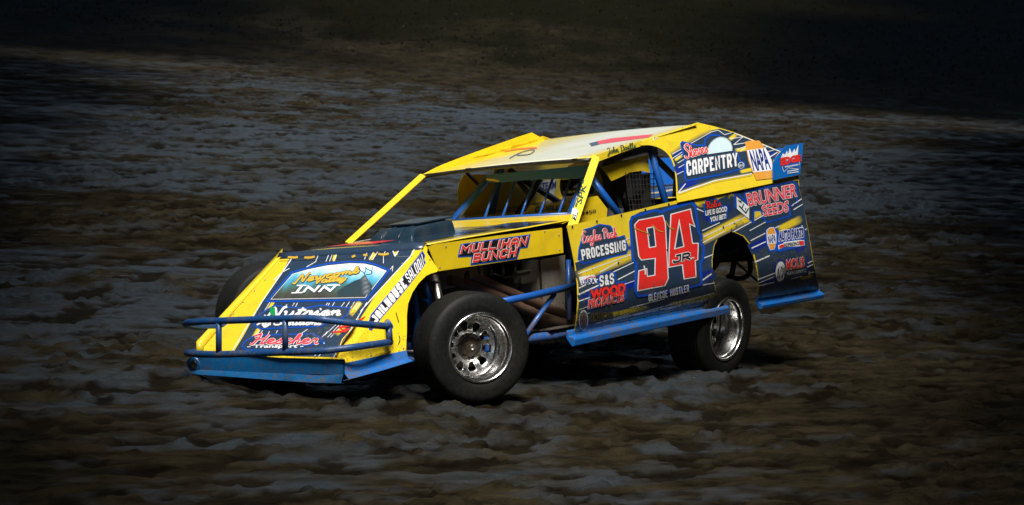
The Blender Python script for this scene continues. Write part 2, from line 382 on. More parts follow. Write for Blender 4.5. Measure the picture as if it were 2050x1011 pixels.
BL = {
 'A': (1, [[(0,0),(0,.8),(.2,1),(.8,1),(1,.8),(1,0)], [(0,.42),(1,.42)]]), 'B': (1, [[(0,0),(0,1),(.8,1),(1,.85),(1,.65),(.85,.52),(0,.52)], [(.85,.52),(1,.38),(1,.15),(.8,0),(0,0)]]),
 'C': (1, [[(1,.68),(1,.85),(.8,1),(.2,1),(0,.85),(0,.15),(.2,0),(.8,0),(1,.15),(1,.32)]]), 'D': (1, [[(0,0),(0,1),(.75,1),(1,.8),(1,.2),(.75,0),(0,0)]]),
 'E': (.9, [[(1,1),(0,1),(0,0),(1,0)], [(0,.52),(.8,.52)]]), 'G': (1, [[(1,.72),(1,.85),(.8,1),(.2,1),(0,.85),(0,.15),(.2,0),(.8,0),(1,.15),(1,.5),(.5,.5)]]),
 'H': (1, [[(0,0),(0,1)], [(1,0),(1,1)], [(0,.5),(1,.5)]]), 'I': (.42, [[(.5,0),(.5,1)]]), 'J': (1, [[(.3,1),(1,1),(1,.15),(.8,0),(.2,0),(0,.15),(0,.32)]]), 'L': (.9, [[(0,1),(0,0),(1,0)]]),
 'M': (1.35, [[(0,0),(0,1),(.5,.4),(1,1),(1,0)]]), 'N': (1.05, [[(0,0),(0,1),(1,0),(1,1)]]), 'O': (1, [[(.5,0),(.8,0),(1,.15),(1,.85),(.8,1),(.2,1),(0,.85),(0,.15),(.2,0),(.5,0)]]),
 'P': (1, [[(0,0),(0,1),(.8,1),(1,.85),(1,.58),(.8,.44),(0,.44)]]), 'R': (1, [[(0,0),(0,1),(.8,1),(1,.85),(1,.58),(.8,.44),(0,.44)], [(.45,.44),(1,0)]]),
 'S': (1, [[(1,.72),(1,.85),(.8,1),(.2,1),(0,.85),(0,.66),(.2,.54),(.8,.48),(1,.34),(1,.15),(.8,0),(.2,0),(0,.15),(0,.28)]]), 'T': (1, [[(.5,0),(.5,1)], [(0,1),(1,1)]]),
 'U': (1, [[(0,1),(0,.15),(.2,0),(.8,0),(1,.15),(1,1)]]), 'W': (1.4, [[(0,1),(.22,0),(.5,.6),(.78,0),(1,1)]]), 'Y': (1, [[(0,1),(.5,.45),(1,1)], [(.5,.45),(.5,0)]]),
 '&': (1, [[(1,0),(.15,.75),(.2,.95),(.5,1),(.7,.85),(.6,.65),(.1,.35),(.05,.1),(.3,0),(.6,.05),(1,.45)]]), '.': (.35, [[(.5,0),(.5,.06)]]), ' ': (.6, []),
}
def block(name, body, quad, surf, off, mat, parent, t=.2, lw=.56, gap=.12, edge=0, edge_mat='white', tx=None):
    """square racing lettering drawn with a broad flat pen"""
    tx = tx or t; x = 0; st = []
    for ch in body:
        w, ss = BL[ch]; ww = lw * w
        for g in ss:
            P_ = [Vector((x + tx / 2 + a * max(.001, ww - tx), t / 2 + b * (1 - t), 0)) for a, b in g]
            ex = [e[1] in (0, 1) and abs(f[1] - e[1]) > .1 or e[0] in (0, 1) and abs(f[0] - e[0]) > .1 and abs(f[1] - e[1]) < .05 for e, f in ((g[0], g[1]), (g[-1], g[-2]))]
            st.append((P_, ex))
        x += ww + gap
    x -= gap; qm = quad_map(quad)
    def put(nm, tt, of, mm):
        bm = bmesh.new(); k = 0
        for g, ex in st:
            n = len(g); prev = None
            for i, p in enumerate(g):
                d0 = (p - g[i - 1]).normalized() if i else (g[1] - p).normalized(); d1 = (g[i + 1] - p).normalized() if i < n - 1 else d0
                nm_ = Vector((-(d0.y + d1.y), d0.x + d1.x, 0))
                if nm_.length < 1e-6: nm_ = Vector((-d0.y, d0.x, 0))
                nm_.normalize(); cs = max(.6, nm_.dot(Vector((-d0.y, d0.x, 0)))); q = p.copy()
                if i == 0: q = p - d0 * (tt / 2 if ex[0] else (tt - t) / 2)
                if i == n - 1: q = p + d1 * (tt / 2 if ex[1] else (tt - t) / 2)
                k += 1; o_ = of + (k % 300) * .000004
                a, b = q + nm_ * tt / 2 / cs, q - nm_ * tt / 2 / cs
                pr = [bm.verts.new(surf.hit(*qm(v.x / x, v.y), o_)) for v in (a, b)]
                if prev: bm.faces.new((prev[0], prev[1], pr[1], pr[0]))
                prev = pr
        bm.normal_update()
        for f in bm.faces:
            if f.normal.dot(f.calc_center_median() - _C) > 0: f.normal_flip()
        me = bpy.data.meshes.new(nm); bm.to_mesh(me); bm.free(); link(nm, me, mm, parent)
    if edge: put(name + '_outline', t + 2 * edge, off - .0014, edge_mat)
    put(name, t, off, mat)
def lines(name, segs, surf, off, mat, parent, w=1.3):
    for s in segs:
        (xa, ya), (xb, yb) = s[0], s[1]; ww = s[2] if len(s) > 2 else w
        d = math.hypot(xb - xa, yb - ya); nx, ny = -(yb - ya) / d * ww / 2, (xb - xa) / d * ww / 2
        lay(name, [(xa + nx, ya + ny), (xb + nx * .8, yb + ny * .8), (xb - nx * .8, yb - ny * .8), (xa - nx, ya - ny)], [(0, 1, 2, 3)], surf, off, mat, parent, 0 if surf.flat else 14)
Surf.flat = False
def fade(name, a, b, w, surf, off, parent, core=YEL, rim=SLATE):
    """airbrushed streak: colour fades to the ground colour at both sides"""
    d = math.hypot(b[0] - a[0], b[1] - a[1]); nx, ny = -(b[1] - a[1]) / d, (b[0] - a[0]) / d
    V = []; n = 6
    prof = [(-.5, 0), (-.3, 1), (.18, 1), (.5, 0)]
    F = []
    for i in range(n + 1):
        t = i / n
        for s, _ in prof: V.append((a[0] + (b[0] - a[0]) * t + nx * w * s, a[1] + (b[1] - a[1]) * t + ny * w * s))
    for i in range(n):
        for j in range(3): F.append((i * 4 + j, (i + 1) * 4 + j, (i + 1) * 4 + j + 1, i * 4 + j + 1))
    def col(x, y):
        s = ((x - a[0]) * nx + (y - a[1]) * ny) / w; u = ((x - a[0]) * (b[0] - a[0]) + (y - a[1]) * (b[1] - a[1])) / d / d
        k = max(0, min(1, (s + .5) / .2)) if s < -.3 else max(0, min(1, (.5 - s) / .32)) if s > .18 else 1
        k *= max(0, min(1, u / .1)) * max(0, min(1, (1 - u) / .25))
        return tuple(rim[c] + (core[c] - rim[c]) * k for c in range(3))
    return lay(name, V, F, surf, off, 'grad', parent, 0, col)
def tag(o, label=None, cat=None, group=None, kind=None):
    if label: o['label'] = label
    if cat: o['category'] = cat
    if group: o['group'] = group
    if kind: o['kind'] = kind
    return o

# ------------------------------------------------------------------ the track
def _hash(ix, iy, s):
    h = (ix.astype(np.int64) * 374761393 + iy.astype(np.int64) * 668265263 + s * 1442695041) & 0xFFFFFFFF
    h = ((h ^ (h >> 13)) * 1274126177) & 0xFFFFFFFF
    return ((h ^ (h >> 16)) & 0xFFFF) / 65535.0
def vnoise(x, y, s):
    ix, iy = np.floor(x), np.floor(y); fx, fy = x - ix, y - iy
    u, v = fx * fx * fx * (fx * (fx * 6 - 15) + 10), fy * fy * fy * (fy * (fy * 6 - 15) + 10)
    a, b, c, d = _hash(ix, iy, s), _hash(ix + 1, iy, s), _hash(ix, iy + 1, s), _hash(ix + 1, iy + 1, s)
    return a * (1 - u) * (1 - v) + b * u * (1 - v) + c * (1 - u) * v + d * u * v
def fbm(x, y, s, oct=4, gain=0.5):
    t, a, n = 0, 1, 0
    for k in range(oct):
        t = t + a * vnoise(x * 2 ** k + 17.3 * k, y * 2 ** k + 5.1 * k, s + k); n += a; a *= gain
    return t / n
GRASS_Y = 57.0
def bank(x, y):
    d = np.maximum(0, y - GRASS_Y + 2 + 0.06 * x)
    return np.minimum(0.02 * d + 0.0022 * d * d, 4.0 + 0.004 * d)
SHEAR = 0.62                                   # wheel marks run slantwise across the track, the way the cars slide
def ground_h(x, y):
    y = y - SHEAR * x
    lump = fbm(x / 0.80, y / 0.55, 11, 5, 0.6) - 0.5
    wob = fbm(x / 0.16, y / 0.14, 131, 2) - 0.5
    pit = fbm(x / 0.24 + 40, y / 0.30, 31, 3, 0.55) + 0.12 * wob
    pit = np.clip((pit - 0.57) / 0.09, 0, 1)
    clod = np.clip((vnoise(x / 0.085 + 2 * wob, y / 0.075, 71) - 0.60) / 0.3, 0, 1) * np.clip((fbm(x / 1.6, y / 0.9, 81, 3) - 0.40) / 0.15, 0, 1)
    fine = fbm(x / 0.07, y / 0.065, 51, 2, .7) - 0.5
    swell = fbm(x / 3.0, y / 2.0, 61, 2) - 0.5
    h = 0.030 * lump - 0.020 * pit + 0.036 * clod + 0.026 * fine + 0.02 * swell
    return h, pit, lump
xs = np.concatenate([-np.array([1500, 700, 350, 180, 100, 70, 50, 40, 32, 26, 22, 19, 17, 15.5]), np.arange(-14, -5, .12), np.arange(-5, 5, .03), np.arange(5, 14, .12), np.array([14.2, 15.5, 17, 19, 22, 26, 32, 40, 50, 70, 100, 180, 350, 700, 1500])])
ys = np.concatenate([-np.array([400, 150, 80, 50, 38, 30, 26, 23, 20, 18, 16, 14]), np.arange(-13, 13, .05), np.arange(13, 40, .15), np.arange(40, 110, .4), np.array([111, 114, 120, 130, 150, 200, 300, 600, 1500])])
GX, GY = np.meshgrid(xs, ys)
H, PIT, LUMP = ground_h(GX, GY)
far = np.clip(1.4 - np.abs(GX) / 60, 0, 1) * np.clip(1.6 - np.abs(GY) / 120, 0, 1)
H = H * far + bank(GX, GY)
nx_, ny_ = len(xs), len(ys)
gm = bpy.data.meshes.new('dirt_track')
gm.vertices.add(nx_ * ny_); gm.vertices.foreach_set('co', np.stack([GX, GY, H], -1).astype(np.float32).ravel())
ii = (np.arange(ny_ - 1)[:, None] * nx_ + np.arange(nx_ - 1)[None, :]).ravel()
quads = np.stack([ii, ii + 1, ii + nx_ + 1, ii + nx_], -1).astype(np.int32)
gm.loops.add(quads.size); gm.polygons.add(len(quads))
gm.loops.foreach_set('vertex_index', quads.ravel()); gm.polygons.foreach_set('loop_start', np.arange(0, quads.size, 4, dtype=np.int32))
gm.polygons.foreach_set('use_smooth', np.ones(len(quads), dtype=bool))
gm.update(calc_edges=True); gm.validate()
GS = GY - SHEAR * GX
polish = 0.60 * fbm(GX / 3.6, GS / 3.4, 91, 6, 0.7) + 0.40 * fbm(GX / 0.34, GS / 0.34, 95, 3, 0.65)                       # hard clay with painted sky sheen / crumbs
polish = polish + 0.15 * np.exp(-((GY - 24 - 0.35 * GX) / 11) ** 2) - 0.045
polish = np.clip((polish - 0.455) / 0.16, 0, 1) * (1 - 0.9 * PIT) * np.clip((50 - GY + .3 * GX) / 12, 0, 1)
at_ = gm.attributes.new('packed_sheen', 'FLOAT', 'POINT'); at_.data.foreach_set('value', polish.astype(np.float32).ravel())
at_ = gm.attributes.new('pit_tone', 'FLOAT', 'POINT'); at_.data.foreach_set('value', PIT.astype(np.float32).ravel())
gr = np.clip((GY - GRASS_Y + 6 + 0.06 * GX + 26 * (fbm(GX / 1.7, GY / 5, 101, 4) - 0.5)) / 12.0, 0, 1)
at_ = gm.attributes.new('grass', 'FLOAT', 'POINT'); at_.data.foreach_set('value', gr.astype(np.float32).ravel())
def dirt_material():
    m, n, l, p = nmat('clay_dirt')
    def att(nm):
        a = n.new('ShaderNodeAttribute'); a.attribute_name = nm; return a.outputs['Fac']
    tc = n.new('ShaderNodeTexCoord'); mp = n.new('ShaderNodeMapping'); mp.inputs['Scale'].default_value = (0.6, 1, 1); sx = n.new('ShaderNodeSeparateXYZ'); l.new(tc.outputs['Object'], sx.inputs[0]); sh = n.new('ShaderNodeMath'); sh.operation = 'MULTIPLY_ADD'; sh.inputs[1].default_value = -SHEAR; l.new(sx.outputs[0], sh.inputs[0]); l.new(sx.outputs[1], sh.inputs[2])
    cx = n.new('ShaderNodeCombineXYZ'); l.new(sx.outputs[0], cx.inputs[0]); l.new(sh.outputs[0], cx.inputs[1]); l.new(sx.outputs[2], cx.inputs[2]); l.new(cx.outputs[0], mp.inputs[0])
    na = n.new('ShaderNodeTexNoise'); na.inputs['Scale'].default_value = 3.5; na.inputs['Detail'].default_value = 9; na.inputs['Roughness'].default_value = 0.7; l.new(mp.outputs[0], na.inputs['Vector'])
    nb = n.new('ShaderNodeTexNoise'); nb.inputs['Scale'].default_value = 26; nb.inputs['Detail'].default_value = 6; nb.inputs['Roughness'].default_value = 0.7; l.new(mp.outputs[0], nb.inputs['Vector'])
    cr = n.new('ShaderNodeValToRGB'); cr.color_ramp.elements[0].position = 0.36; cr.color_ramp.elements[0].color = (0.0058, 0.0043, 0.0020, 1); cr.color_ramp.elements[1].position = 0.66; cr.color_ramp.elements[1].color = (0.041, 0.0325, 0.0175, 1)
    l.new(na.outputs['Fac'], cr.inputs[0])
    mixp = n.new('ShaderNodeMix'); mixp.data_type = 'RGBA'; mixp.inputs[7].default_value = (0.029, 0.0365, 0.042, 1)  # blue sky sheen painted into the hard clay's colour
    mm = n.new('ShaderNodeMath'); mm.operation = 'MULTIPLY'; mm.inputs[1].default_value = 0.85; l.new(att('packed_sheen'), mm.inputs[0])
    l.new(mm.outputs[0], mixp.inputs[0]); l.new(cr.outputs[0], mixp.inputs[6])
    mixl = n.new('ShaderNodeMix'); mixl.data_type = 'RGBA'; mixl.inputs[7].default_value = (0.005, 0.0034, 0.0018, 1)  # pit floors coloured darker
    ml = n.new('ShaderNodeMath'); ml.operation = 'MULTIPLY'; ml.inputs[1].default_value = 0.7; l.new(att('pit_tone'), ml.inputs[0])
    l.new(ml.outputs[0], mixl.inputs[0]); l.new(mixp.outputs[2], mixl.inputs[6])
    mixg = n.new('ShaderNodeMix'); mixg.data_type = 'RGBA'; l.new(att('grass'), mixg.inputs[0]); l.new(mixl.outputs[2], mixg.inputs[6])
    gcr = n.new('ShaderNodeValToRGB'); gcr.color_ramp.elements[0].color = (0.0036, 0.0034, 0.0008, 1); gcr.color_ramp.elements[1].color = (0.0095, 0.0082, 0.002, 1); gcr.color_ramp.elements[0].position = .35; gcr.color_ramp.elements[1].position = .7  # dark grass, lowered further to put the top-edge darkening into its colour
    l.new(na.outputs['Fac'], gcr.inputs[0]); l.new(gcr.outputs[0], mixg.inputs[7])
    l.new(mixg.outputs[2], p.inputs['Base Color'])
    rr = n.new('ShaderNodeMapRange'); rr.inputs[3].default_value = 0.80; rr.inputs[4].default_value = 0.42
    mq = n.new('ShaderNodeMath'); mq.operation = 'SUBTRACT'; l.new(att('packed_sheen'), mq.inputs[0]); l.new(att('grass'), mq.inputs[1])
    l.new(mq.outputs[0], rr.inputs[0]); l.new(rr.outputs[0], p.inputs['Roughness'])
    sp = n.new('ShaderNodeMapRange'); sp.inputs[3].default_value = 0.02; sp.inputs[4].default_value = 0.28; l.new(mq.outputs[0], sp.inputs[0]); l.new(sp.outputs[0], p.inputs['Specular IOR Level'])
    ad = n.new('ShaderNodeMath'); ad.operation = 'MULTIPLY_ADD'; ad.inputs[1].default_value = 0.6; l.new(nb.outputs['Fac'], ad.inputs[0]); l.new(na.outputs['Fac'], ad.inputs[2])
    b = n.new('ShaderNodeBump'); b.inputs['Strength'].default_value = 1.0; b.inputs['Distance'].default_value = 0.05
    l.new(ad.outputs[0], b.inputs['Height']); l.new(b.outputs[0], p.inputs['Normal'])
    return m
tag(link('dirt_track', gm, dirt_material()), kind='structure')
# grass beyond the far edge
def grass():
    rng = np.random.default_rng(5); n = 25000
    x = rng.uniform(-22, 22, n); y = GRASS_Y - 0.06 * x + rng.uniform(-1, 1, n) ** 3 * 7 + rng.uniform(0, 1, n) ** 1.2 * 40
    z = ground_h(x, y)[0] + bank(x, y); hgt = rng.uniform(.01, .06, n); a = rng.uniform(0, 6.28, n)
    V = np.zeros((n, 3, 3)); w = rng.uniform(.01, .03, n); lean = rng.normal(0, .06, (n, 2))
    V[:, 0, :] = np.stack([x - w * np.cos(a), y - w * np.sin(a), z - .02], -1)
    V[:, 1, :] = np.stack([x + w * np.cos(a), y + w * np.sin(a), z - .02], -1)
    V[:, 2, :] = np.stack([x + lean[:, 0], y + lean[:, 1], z + hgt], -1)
    me = bpy.data.meshes.new('grass'); me.from_pydata(V.reshape(-1, 3).tolist(), [], np.arange(n * 3).reshape(-1, 3).tolist()); me.update()
    m, nn, l, p = nmat('grass_blades'); tc = nn.new('ShaderNodeTexCoord'); nz = nn.new('ShaderNodeTexNoise'); nz.inputs['Scale'].default_value = .8; l.new(tc.outputs['Object'], nz.inputs['Vector'])
    cr = nn.new('ShaderNodeValToRGB'); cr.color_ramp.elements[0].color = (.0045, .0043, .0009, 1); cr.color_ramp.elements[1].color = (.012, .0105, .0024, 1); cr.color_ramp.elements[0].position = .35; cr.color_ramp.elements[1].position = .68  # blades lowered likewise, edge darkening put into the colour
    l.new(nz.outputs['Fac'], cr.inputs[0]); l.new(cr.outputs[0], p.inputs['Base Color']); p.inputs['Roughness'].default_value = .7; p.inputs['Specular IOR Level'].default_value = .15
    tag(link('grass', me, m), 'rough dark grass growing beyond the far edge of the track', 'grass', kind='stuff')
grass()
# unseen trees added on both sides: their shade darkens the frame edges
def added_shade_trees():
    rng = np.random.default_rng(12)
    crowns = []; trunks = []
    def tree(x, y, rx, zc, rz, ry=None):
        crowns.append((x, y, zc, rx, ry or rx, rz)); trunks.append((x, y, zc))
    for y in np.arange(-20, 34, 4.0):
        k = 1 + (.034 if y > -7 else .058) * (y + 7)  # rows spread with the view so the added shade follows the frame
        tree(-(SHADE_L * k + 5.5) + rng.uniform(-.3, .3), y + rng.uniform(-1, 1), 5.5, 7.2, 3.2, 4.5)
        tree((SHADE_R * k + 5.5) + rng.uniform(-.3, .3), y + rng.uniform(-1, 1), 5.5, 7.2, 3.2, 4.5)
        tree(-(SHADE_L * k + 12), y + 2, 6, 9, 9); tree((SHADE_R * k + 12), y + 2, 6, 9, 9)
    for y in (40, 46, 52, 58, 64, 72):
        for sg in (-1, 1):
            tree(sg * (16.5 + .1 * (y - 40)), y, 13.0 if sg < 0 else 15.5, 12, 5.5, 5); tree(sg * 30, y, 8, 12, 7)
    crowns.append((0, -21, 11.5, 5.0, 4.0, 3.0))  # trunkless crown added overhead to shade the nearest ground
    V = []
    for (cx, cy, cz, rx, ry, rz) in crowns:
        n = int(95 * (rx * ry + rx * rz) ** 1.0 * .55)
        d = rng.normal(size=(n, 3)); d /= np.linalg.norm(d, axis=1)[:, None]; r = rng.uniform(.45, 1, n)[:, None] ** .6
        c = np.array([cx, cy, cz]) + d * r * np.array([rx, ry, rz]) * (1 + .10 * np.sin(d[:, :1] * 7 + cx) * np.cos(d[:, 1:2] * 6))
        a = rng.normal(size=(n, 3)); a /= np.linalg.norm(a, axis=1)[:, None]; b = np.cross(a, rng.normal(size=(n, 3))); b /= np.linalg.norm(b, axis=1)[:, None]
        sz = rng.uniform(.28, .55, n)[:, None]
        V.append(np.stack([c - a * sz, c - b * sz * .6, c + a * sz, c + b * sz * .6], 1))
    V = np.concatenate(V).reshape(-1, 3); nq = len(V) // 4
    tv, tf = [], []
    for (x, y, zc) in trunks:
        for k in range(8):
            an = 2 * math.pi * k / 8
            tv += [(x + .32 * math.cos(an), y + .32 * math.sin(an), -.1), (x + .16 * math.cos(an), y + .16 * math.sin(an), zc)]
        b0 = len(V) + len(tv) - 16
        tf += [(b0 + 2 * k, b0 + 2 * ((k + 1) % 8), b0 + 2 * ((k + 1) % 8) + 1, b0 + 2 * k + 1) for k in range(8)]
    me = bpy.data.meshes.new('added_shade_trees'); me.from_pydata(V.tolist() + tv, [], np.arange(nq * 4).reshape(-1, 4).tolist() + tf); me.update()
    m, nn, l, p = nmat('shade_foliage'); tc = nn.new('ShaderNodeTexCoord'); nz = nn.new('ShaderNodeTexNoise'); nz.inputs['Scale'].default_value = .6; l.new(tc.outputs['Object'], nz.inputs['Vector'])
    cr = nn.new('ShaderNodeValToRGB'); cr.color_ramp.elements[0].color = (.03, .05, .015, 1); cr.color_ramp.elements[1].color = (.06, .09, .03, 1)
    l.new(nz.outputs['Fac'], cr.inputs[0]); l.new(cr.outputs[0], p.inputs['Base Color']); p.inputs['Roughness'].default_value = .7
    tag(link('added_shade_trees', me, m), 'unseen trees added on both sides to shade the frame edges', 'added_shade_trees', kind='stuff')
SHADE_L, SHADE_R = 2.3, 2.1
added_shade_trees()

# ------------------------------------------------------------------ the race car
car = bpy.data.objects.new('race_car', None); COL.objects.link(car); car.matrix_world = BM; car.empty_display_size = 0.3
tag(car, 'yellow and blue number 94 dirt modified race car sliding on the clay track', 'race car')

def bump2(x, z, k=0): return mnoise.noise(Vector((x * 2.3 + k, z * 2.9, 3.7 + k)))
def door_y(x, z):
    y = 0.855 + 0.007 * bump2(x, z) + 0.004 * bump2(2.2 * x, 2.2 * z, 9)
    if z < 0.47: y -= 0.095 * ((0.47 - z) / 0.25) ** 2
    else: y -= 0.03 * (z - 0.47) / 0.5
    return y
S_SIDE = Surf(lambda p: p.y - door_y(p.x, p.z))
S_SAIL = Surf(lambda p: p.y - (0.83 - 0.415 * (p.z - 0.99)))
S_SAIL.flat = True
S_NOSE = Surf(lambda p: p.z - (0.945 - 0.60 * (p.x - 1.26) - 0.04 * p.y * (p.x - 1.26) / 0.95))
S_NSIDE = plane3(Vector((1.265, .567, .943)), Vector((2.219, .60, .349)), Vector((1.80, .75, .26))); S_NSIDE.flat = True
S_HSIDE = Surf(lambda p: p.y - 0.60); S_HSIDE.flat = True
S_FIN = Surf(lambda p: p.y - (0.845 - 0.16 * (p.z - 0.99))); S_FIN.flat = True
def roof_z(x, y): return 1.313 - 0.088 * (x + 0.48) + 0.012 * y + 0.012 * (1 - (y / 0.67) ** 2)
S_ROOF = Surf(lambda p: p.z - roof_z(p.x, p.y)); S_ROOF.flat = True

# --- left door and quarter panel (with the rear wheel opening)
SIDE = [(1135, 452), (1190, 440), (1260, 424), (1338, 405), (1420, 387), (1510, 369), (1599, 351), (1600, 375), (1608, 410), (1618, 460), (1628, 520), (1640, 578),
        (1580, 588), (1517, 597), (1518, 562), (1512, 525), (1503, 492), (1488, 473), (1470, 465), (1455, 463), (1440, 472), (1430, 492), (1426, 520), (1427, 550), (1433, 580), (1444, 602),
        (1380, 616), (1290, 634), (1200, 652), (1150, 664), (1154, 640), (1157, 605), (1156, 570), (1150, 525), (1143, 490)]
side = shape('side_panel', SIDE, S_SIDE, 0, 'yellow', car, step=12, thick=0.004)
D1, D2, D3, D4, D5 = 0.0016, 0.0030, 0.0044, 0.0058, 0.0072
NAVY = [(1152, 531), (1205, 512), (1262, 490), (1262, 434), (1282, 424), (1386, 401), (1397, 413), (1425, 411), (1470, 389), (1490, 384), (1597, 361), (1600.5, 380), (1608, 412), (1617.5, 462), (1627, 521), (1638.5, 576.5),
        (1580, 586.5), (1519, 595.5), (1520, 562), (1514, 524), (1505, 491), (1489, 471.5), (1470, 463), (1455, 461), (1438.5, 470.5), (1428.5, 491), (1424.5, 520), (1425.5, 550), (1431.5, 580), (1441, 601),
        (1380, 614.5), (1290, 632.5), (1200, 650.5), (1153, 660.5), (1156, 640), (1158.5, 605), (1157.5, 570)]
shape('dark_wrap', NAVY, S_SIDE, D1, 'slate', side, step=12)
for k, (a, b, w) in enumerate([((1154, 556), (1290, 500), 26), ((1402, 482), (1500, 432), 24), ((1470, 452), (1560, 408), 16), ((1556, 462), (1606, 437), 18), ((1340, 612), (1445, 590), 14), ((1600, 556), (1626, 548), 16), ((1180, 640), (1300, 614), 12)]):
    fade('streak', a, b, w, S_SIDE, D2 - 0.0006, side)
for k, (a, b, w) in enumerate([((1158, 600), (1300, 560), 20), ((1398, 560), (1430, 545), 26), ((1500, 500), (1560, 470), 22), ((1519, 568), (1600, 552), 16), ((1590, 500), (1614, 492), 26), ((1160, 655), (1260, 620), 24), ((1405, 440), (1470, 412), 20)]):
    fade('streak', a, b, w, S_SIDE, D2 - 0.0010, side, core=(0.006, 0.02, 0.22))
lines('pinstripe', [((1154, 524), (1210, 504)), ((1230, 490), (1262, 476)), ((1157, 548), (1262, 510), 2), ((1200, 545), (1240, 523), 2.4), ((1158, 577), (1275, 522), 2.2), ((1157, 590), (1200, 570), 3), ((1236, 560), (1275, 540), 2.2), ((1158, 603), (1190, 592), 2.5),
    ((1236, 574), (1275, 560)), ((1158, 620), (1215, 600)), ((1157, 634), (1180, 626)), ((1390, 416), (1408, 424), 2.4), ((1405, 462), (1440, 446), 2), ((1408, 474), (1480, 440), 2.2), ((1406, 486), (1452, 462), 2), ((1446, 456), (1512, 424), 1.8), ((1468, 464), (1530, 430), 2.2), ((1502, 482), (1560, 452), 2),
    ((1500, 462), (1540, 440), 1.6), ((1400, 520), (1426, 510), 2), ((1404, 562), (1424, 548), 3), ((1398, 572), (1430, 566), 2), ((1504, 497), (1545, 478), 2.4), ((1510, 525), (1540, 512), 3), ((1516, 560), (1552, 546), 2.4), ((1519, 566), (1555, 551), 1.6), ((1519, 572), (1553, 564), 2.4),
    ((1560, 478), (1606, 452), 2.4), ((1600, 468), (1614, 458), 2.4), ((1584, 412), (1604, 398), 2.4), ((1588, 420), (1606, 409), 2), ((1612, 529), (1626, 522), 2.4), ((1614, 535), (1627, 529), 2.4), ((1618, 547), (1630, 544), 2), ((1220, 642), (1430, 586), 2.2), ((1250, 634), (1440, 594), 3), ((1330, 620), (1400, 602), 2), ((1190, 648), (1260, 628), 2), ((1260, 616), (1330, 598), 1.6)], S_SIDE, D2, 'white', side)
# number 94 with its badge ground
def z4(pts): return [(1120 + x / 3.159, 380 + y / 3.159) for x, y in pts]
def z5(pts): return [(1320 + x / 3.744, 230 + y / 3.744) for x, y in pts]
def z6(pts): return [(1300 + x / 2.973, 440 + y / 2.973) for x, y in pts]
BADGE = z4([(437, 200), (452, 165), (600, 122), (640, 132), (690, 112), (835, 72), (862, 95), (885, 265), (905, 290), (898, 340), (918, 360), (912, 440), (895, 470), (905, 600), (760, 640), (490, 680), (468, 640), (474, 470), (452, 440)])
shape('number_badge', BADGE, S_SIDE, D3, 'glow', side, step=12)
shape('number_badge', BADGE, S_SIDE, D3 + 0.0006, 'slate', side, grow=-5.0, step=12)
N9 = [z4([(474, 222), (498, 195), (648, 167), (662, 215), (680, 560), (660, 602), (493, 634), (500, 515), (545, 503), (549, 552), (601, 542), (604, 430), (515, 441), (500, 420)]), z4([(546, 242), (592, 232), (606, 360), (562, 368)])]
N4 = [z4([(703, 158), (822, 126), (832, 182), (846, 226), (814, 210), (834, 342), (870, 342), (867, 440), (851, 446), (856, 548), (786, 560), (775, 470), (690, 487), (692, 390)]), z4([(752, 190), (783, 360), (721, 376)])]
for lp in (N9, N4):
    shape('number_outline', [lp[0]], S_SIDE, D4, 'white', side, grow=2.0, step=12)
    shape('number', [lp[0]], S_SIDE, D4 + 0.0006, 'red', side, step=12)
    shape('number_counter', [lp[1]], S_SIDE, D4 + 0.0012, 'white', side, step=12, grow=0.5)
    shape('number_counter', [lp[1]], S_SIDE, D4 + 0.0018, 'slate', side, grow=-1.6, step=12)
block('lettering', 'JR.', z4([(708, 466), (846, 436), (842, 388), (714, 416)]), S_SIDE, D5 + 0.002, 'black', side, t=.2, lw=1.0, edge=.08)
block('lettering', 'GLENCOE HUSTLER', z4([(560, 706), (815, 642), (812, 598), (558, 660)]), S_SIDE, D5, 'white', side, t=.13, lw=.46, gap=.14)
for st in ([(1267, 456), (1280, 462), (1292, 466), (1299, 472)], [(1304, 450), (1316, 462), (1326, 464)], [(1330, 442), (1338, 455), (1348, 459)]):
    ribbon('crease', [st], 1.6, S_SIDE, D5 + 0.0016, 'tape', side)
ribbon('crease', [[(1287, 532), (1290, 546), (1289, 550)]], 2.6, S_SIDE, D5 + 0.0016, 'white', side)
# door lettering
PROC = z4([(118, 372), (150, 250), (205, 235), (250, 215), (320, 225), (350, 260), (368, 298), (410, 285), (438, 372), (424, 408), (150, 470), (112, 440)])
shape('lettering_ground', PROC, S_SIDE, D2, 'glow', side, step=12)
shape('lettering_ground', PROC, S_SIDE, D2 + 0.0007, 'slate', side, grow=-3.2, step=12)
script('lettering', 'Eagles Peak', z4([(142, 338), (362, 298), (352, 238), (138, 266)]), 1.9, S_SIDE, D4, 'pinkred', side, edge=0.8)
block('lettering', 'PROCESSING', z4([(140, 446), (418, 382), (412, 316), (130, 380)]), S_SIDE, D4, 'white', side, t=.2, lw=.56, gap=.11)
shape('badge', z4([(120, 552), (215, 536), (222, 545), (236, 590), (132, 606)]), S_SIDE, D3, 'white', side, step=12)
lettering('lettering', 'USRA', z4([(138, 600), (222, 590), (218, 560), (136, 572)]), S_SIDE, D4, 'navy', side, bold=0.03)
ribbon('badge_stripe', [z4([(160, 566), (190, 552), (225, 552)])], 1.4, S_SIDE, D4, 'red', side)
SS = z4([(238, 540), (300, 515), (350, 520), (362, 585), (415, 575), (425, 690), (180, 765), (172, 730), (190, 630), (245, 615)])
shape('lettering_ground', SS, S_SIDE, D2, 'glow', side, step=12)
shape('lettering_ground', SS, S_SIDE, D2 + 0.0007, 'slate', side, grow=-2.6, step=12)
block('lettering', 'S&S', z4([(250, 614), (342, 594), (338, 526), (248, 544)]), S_SIDE, D4, 'white', side, t=.19, lw=.62, gap=.12)
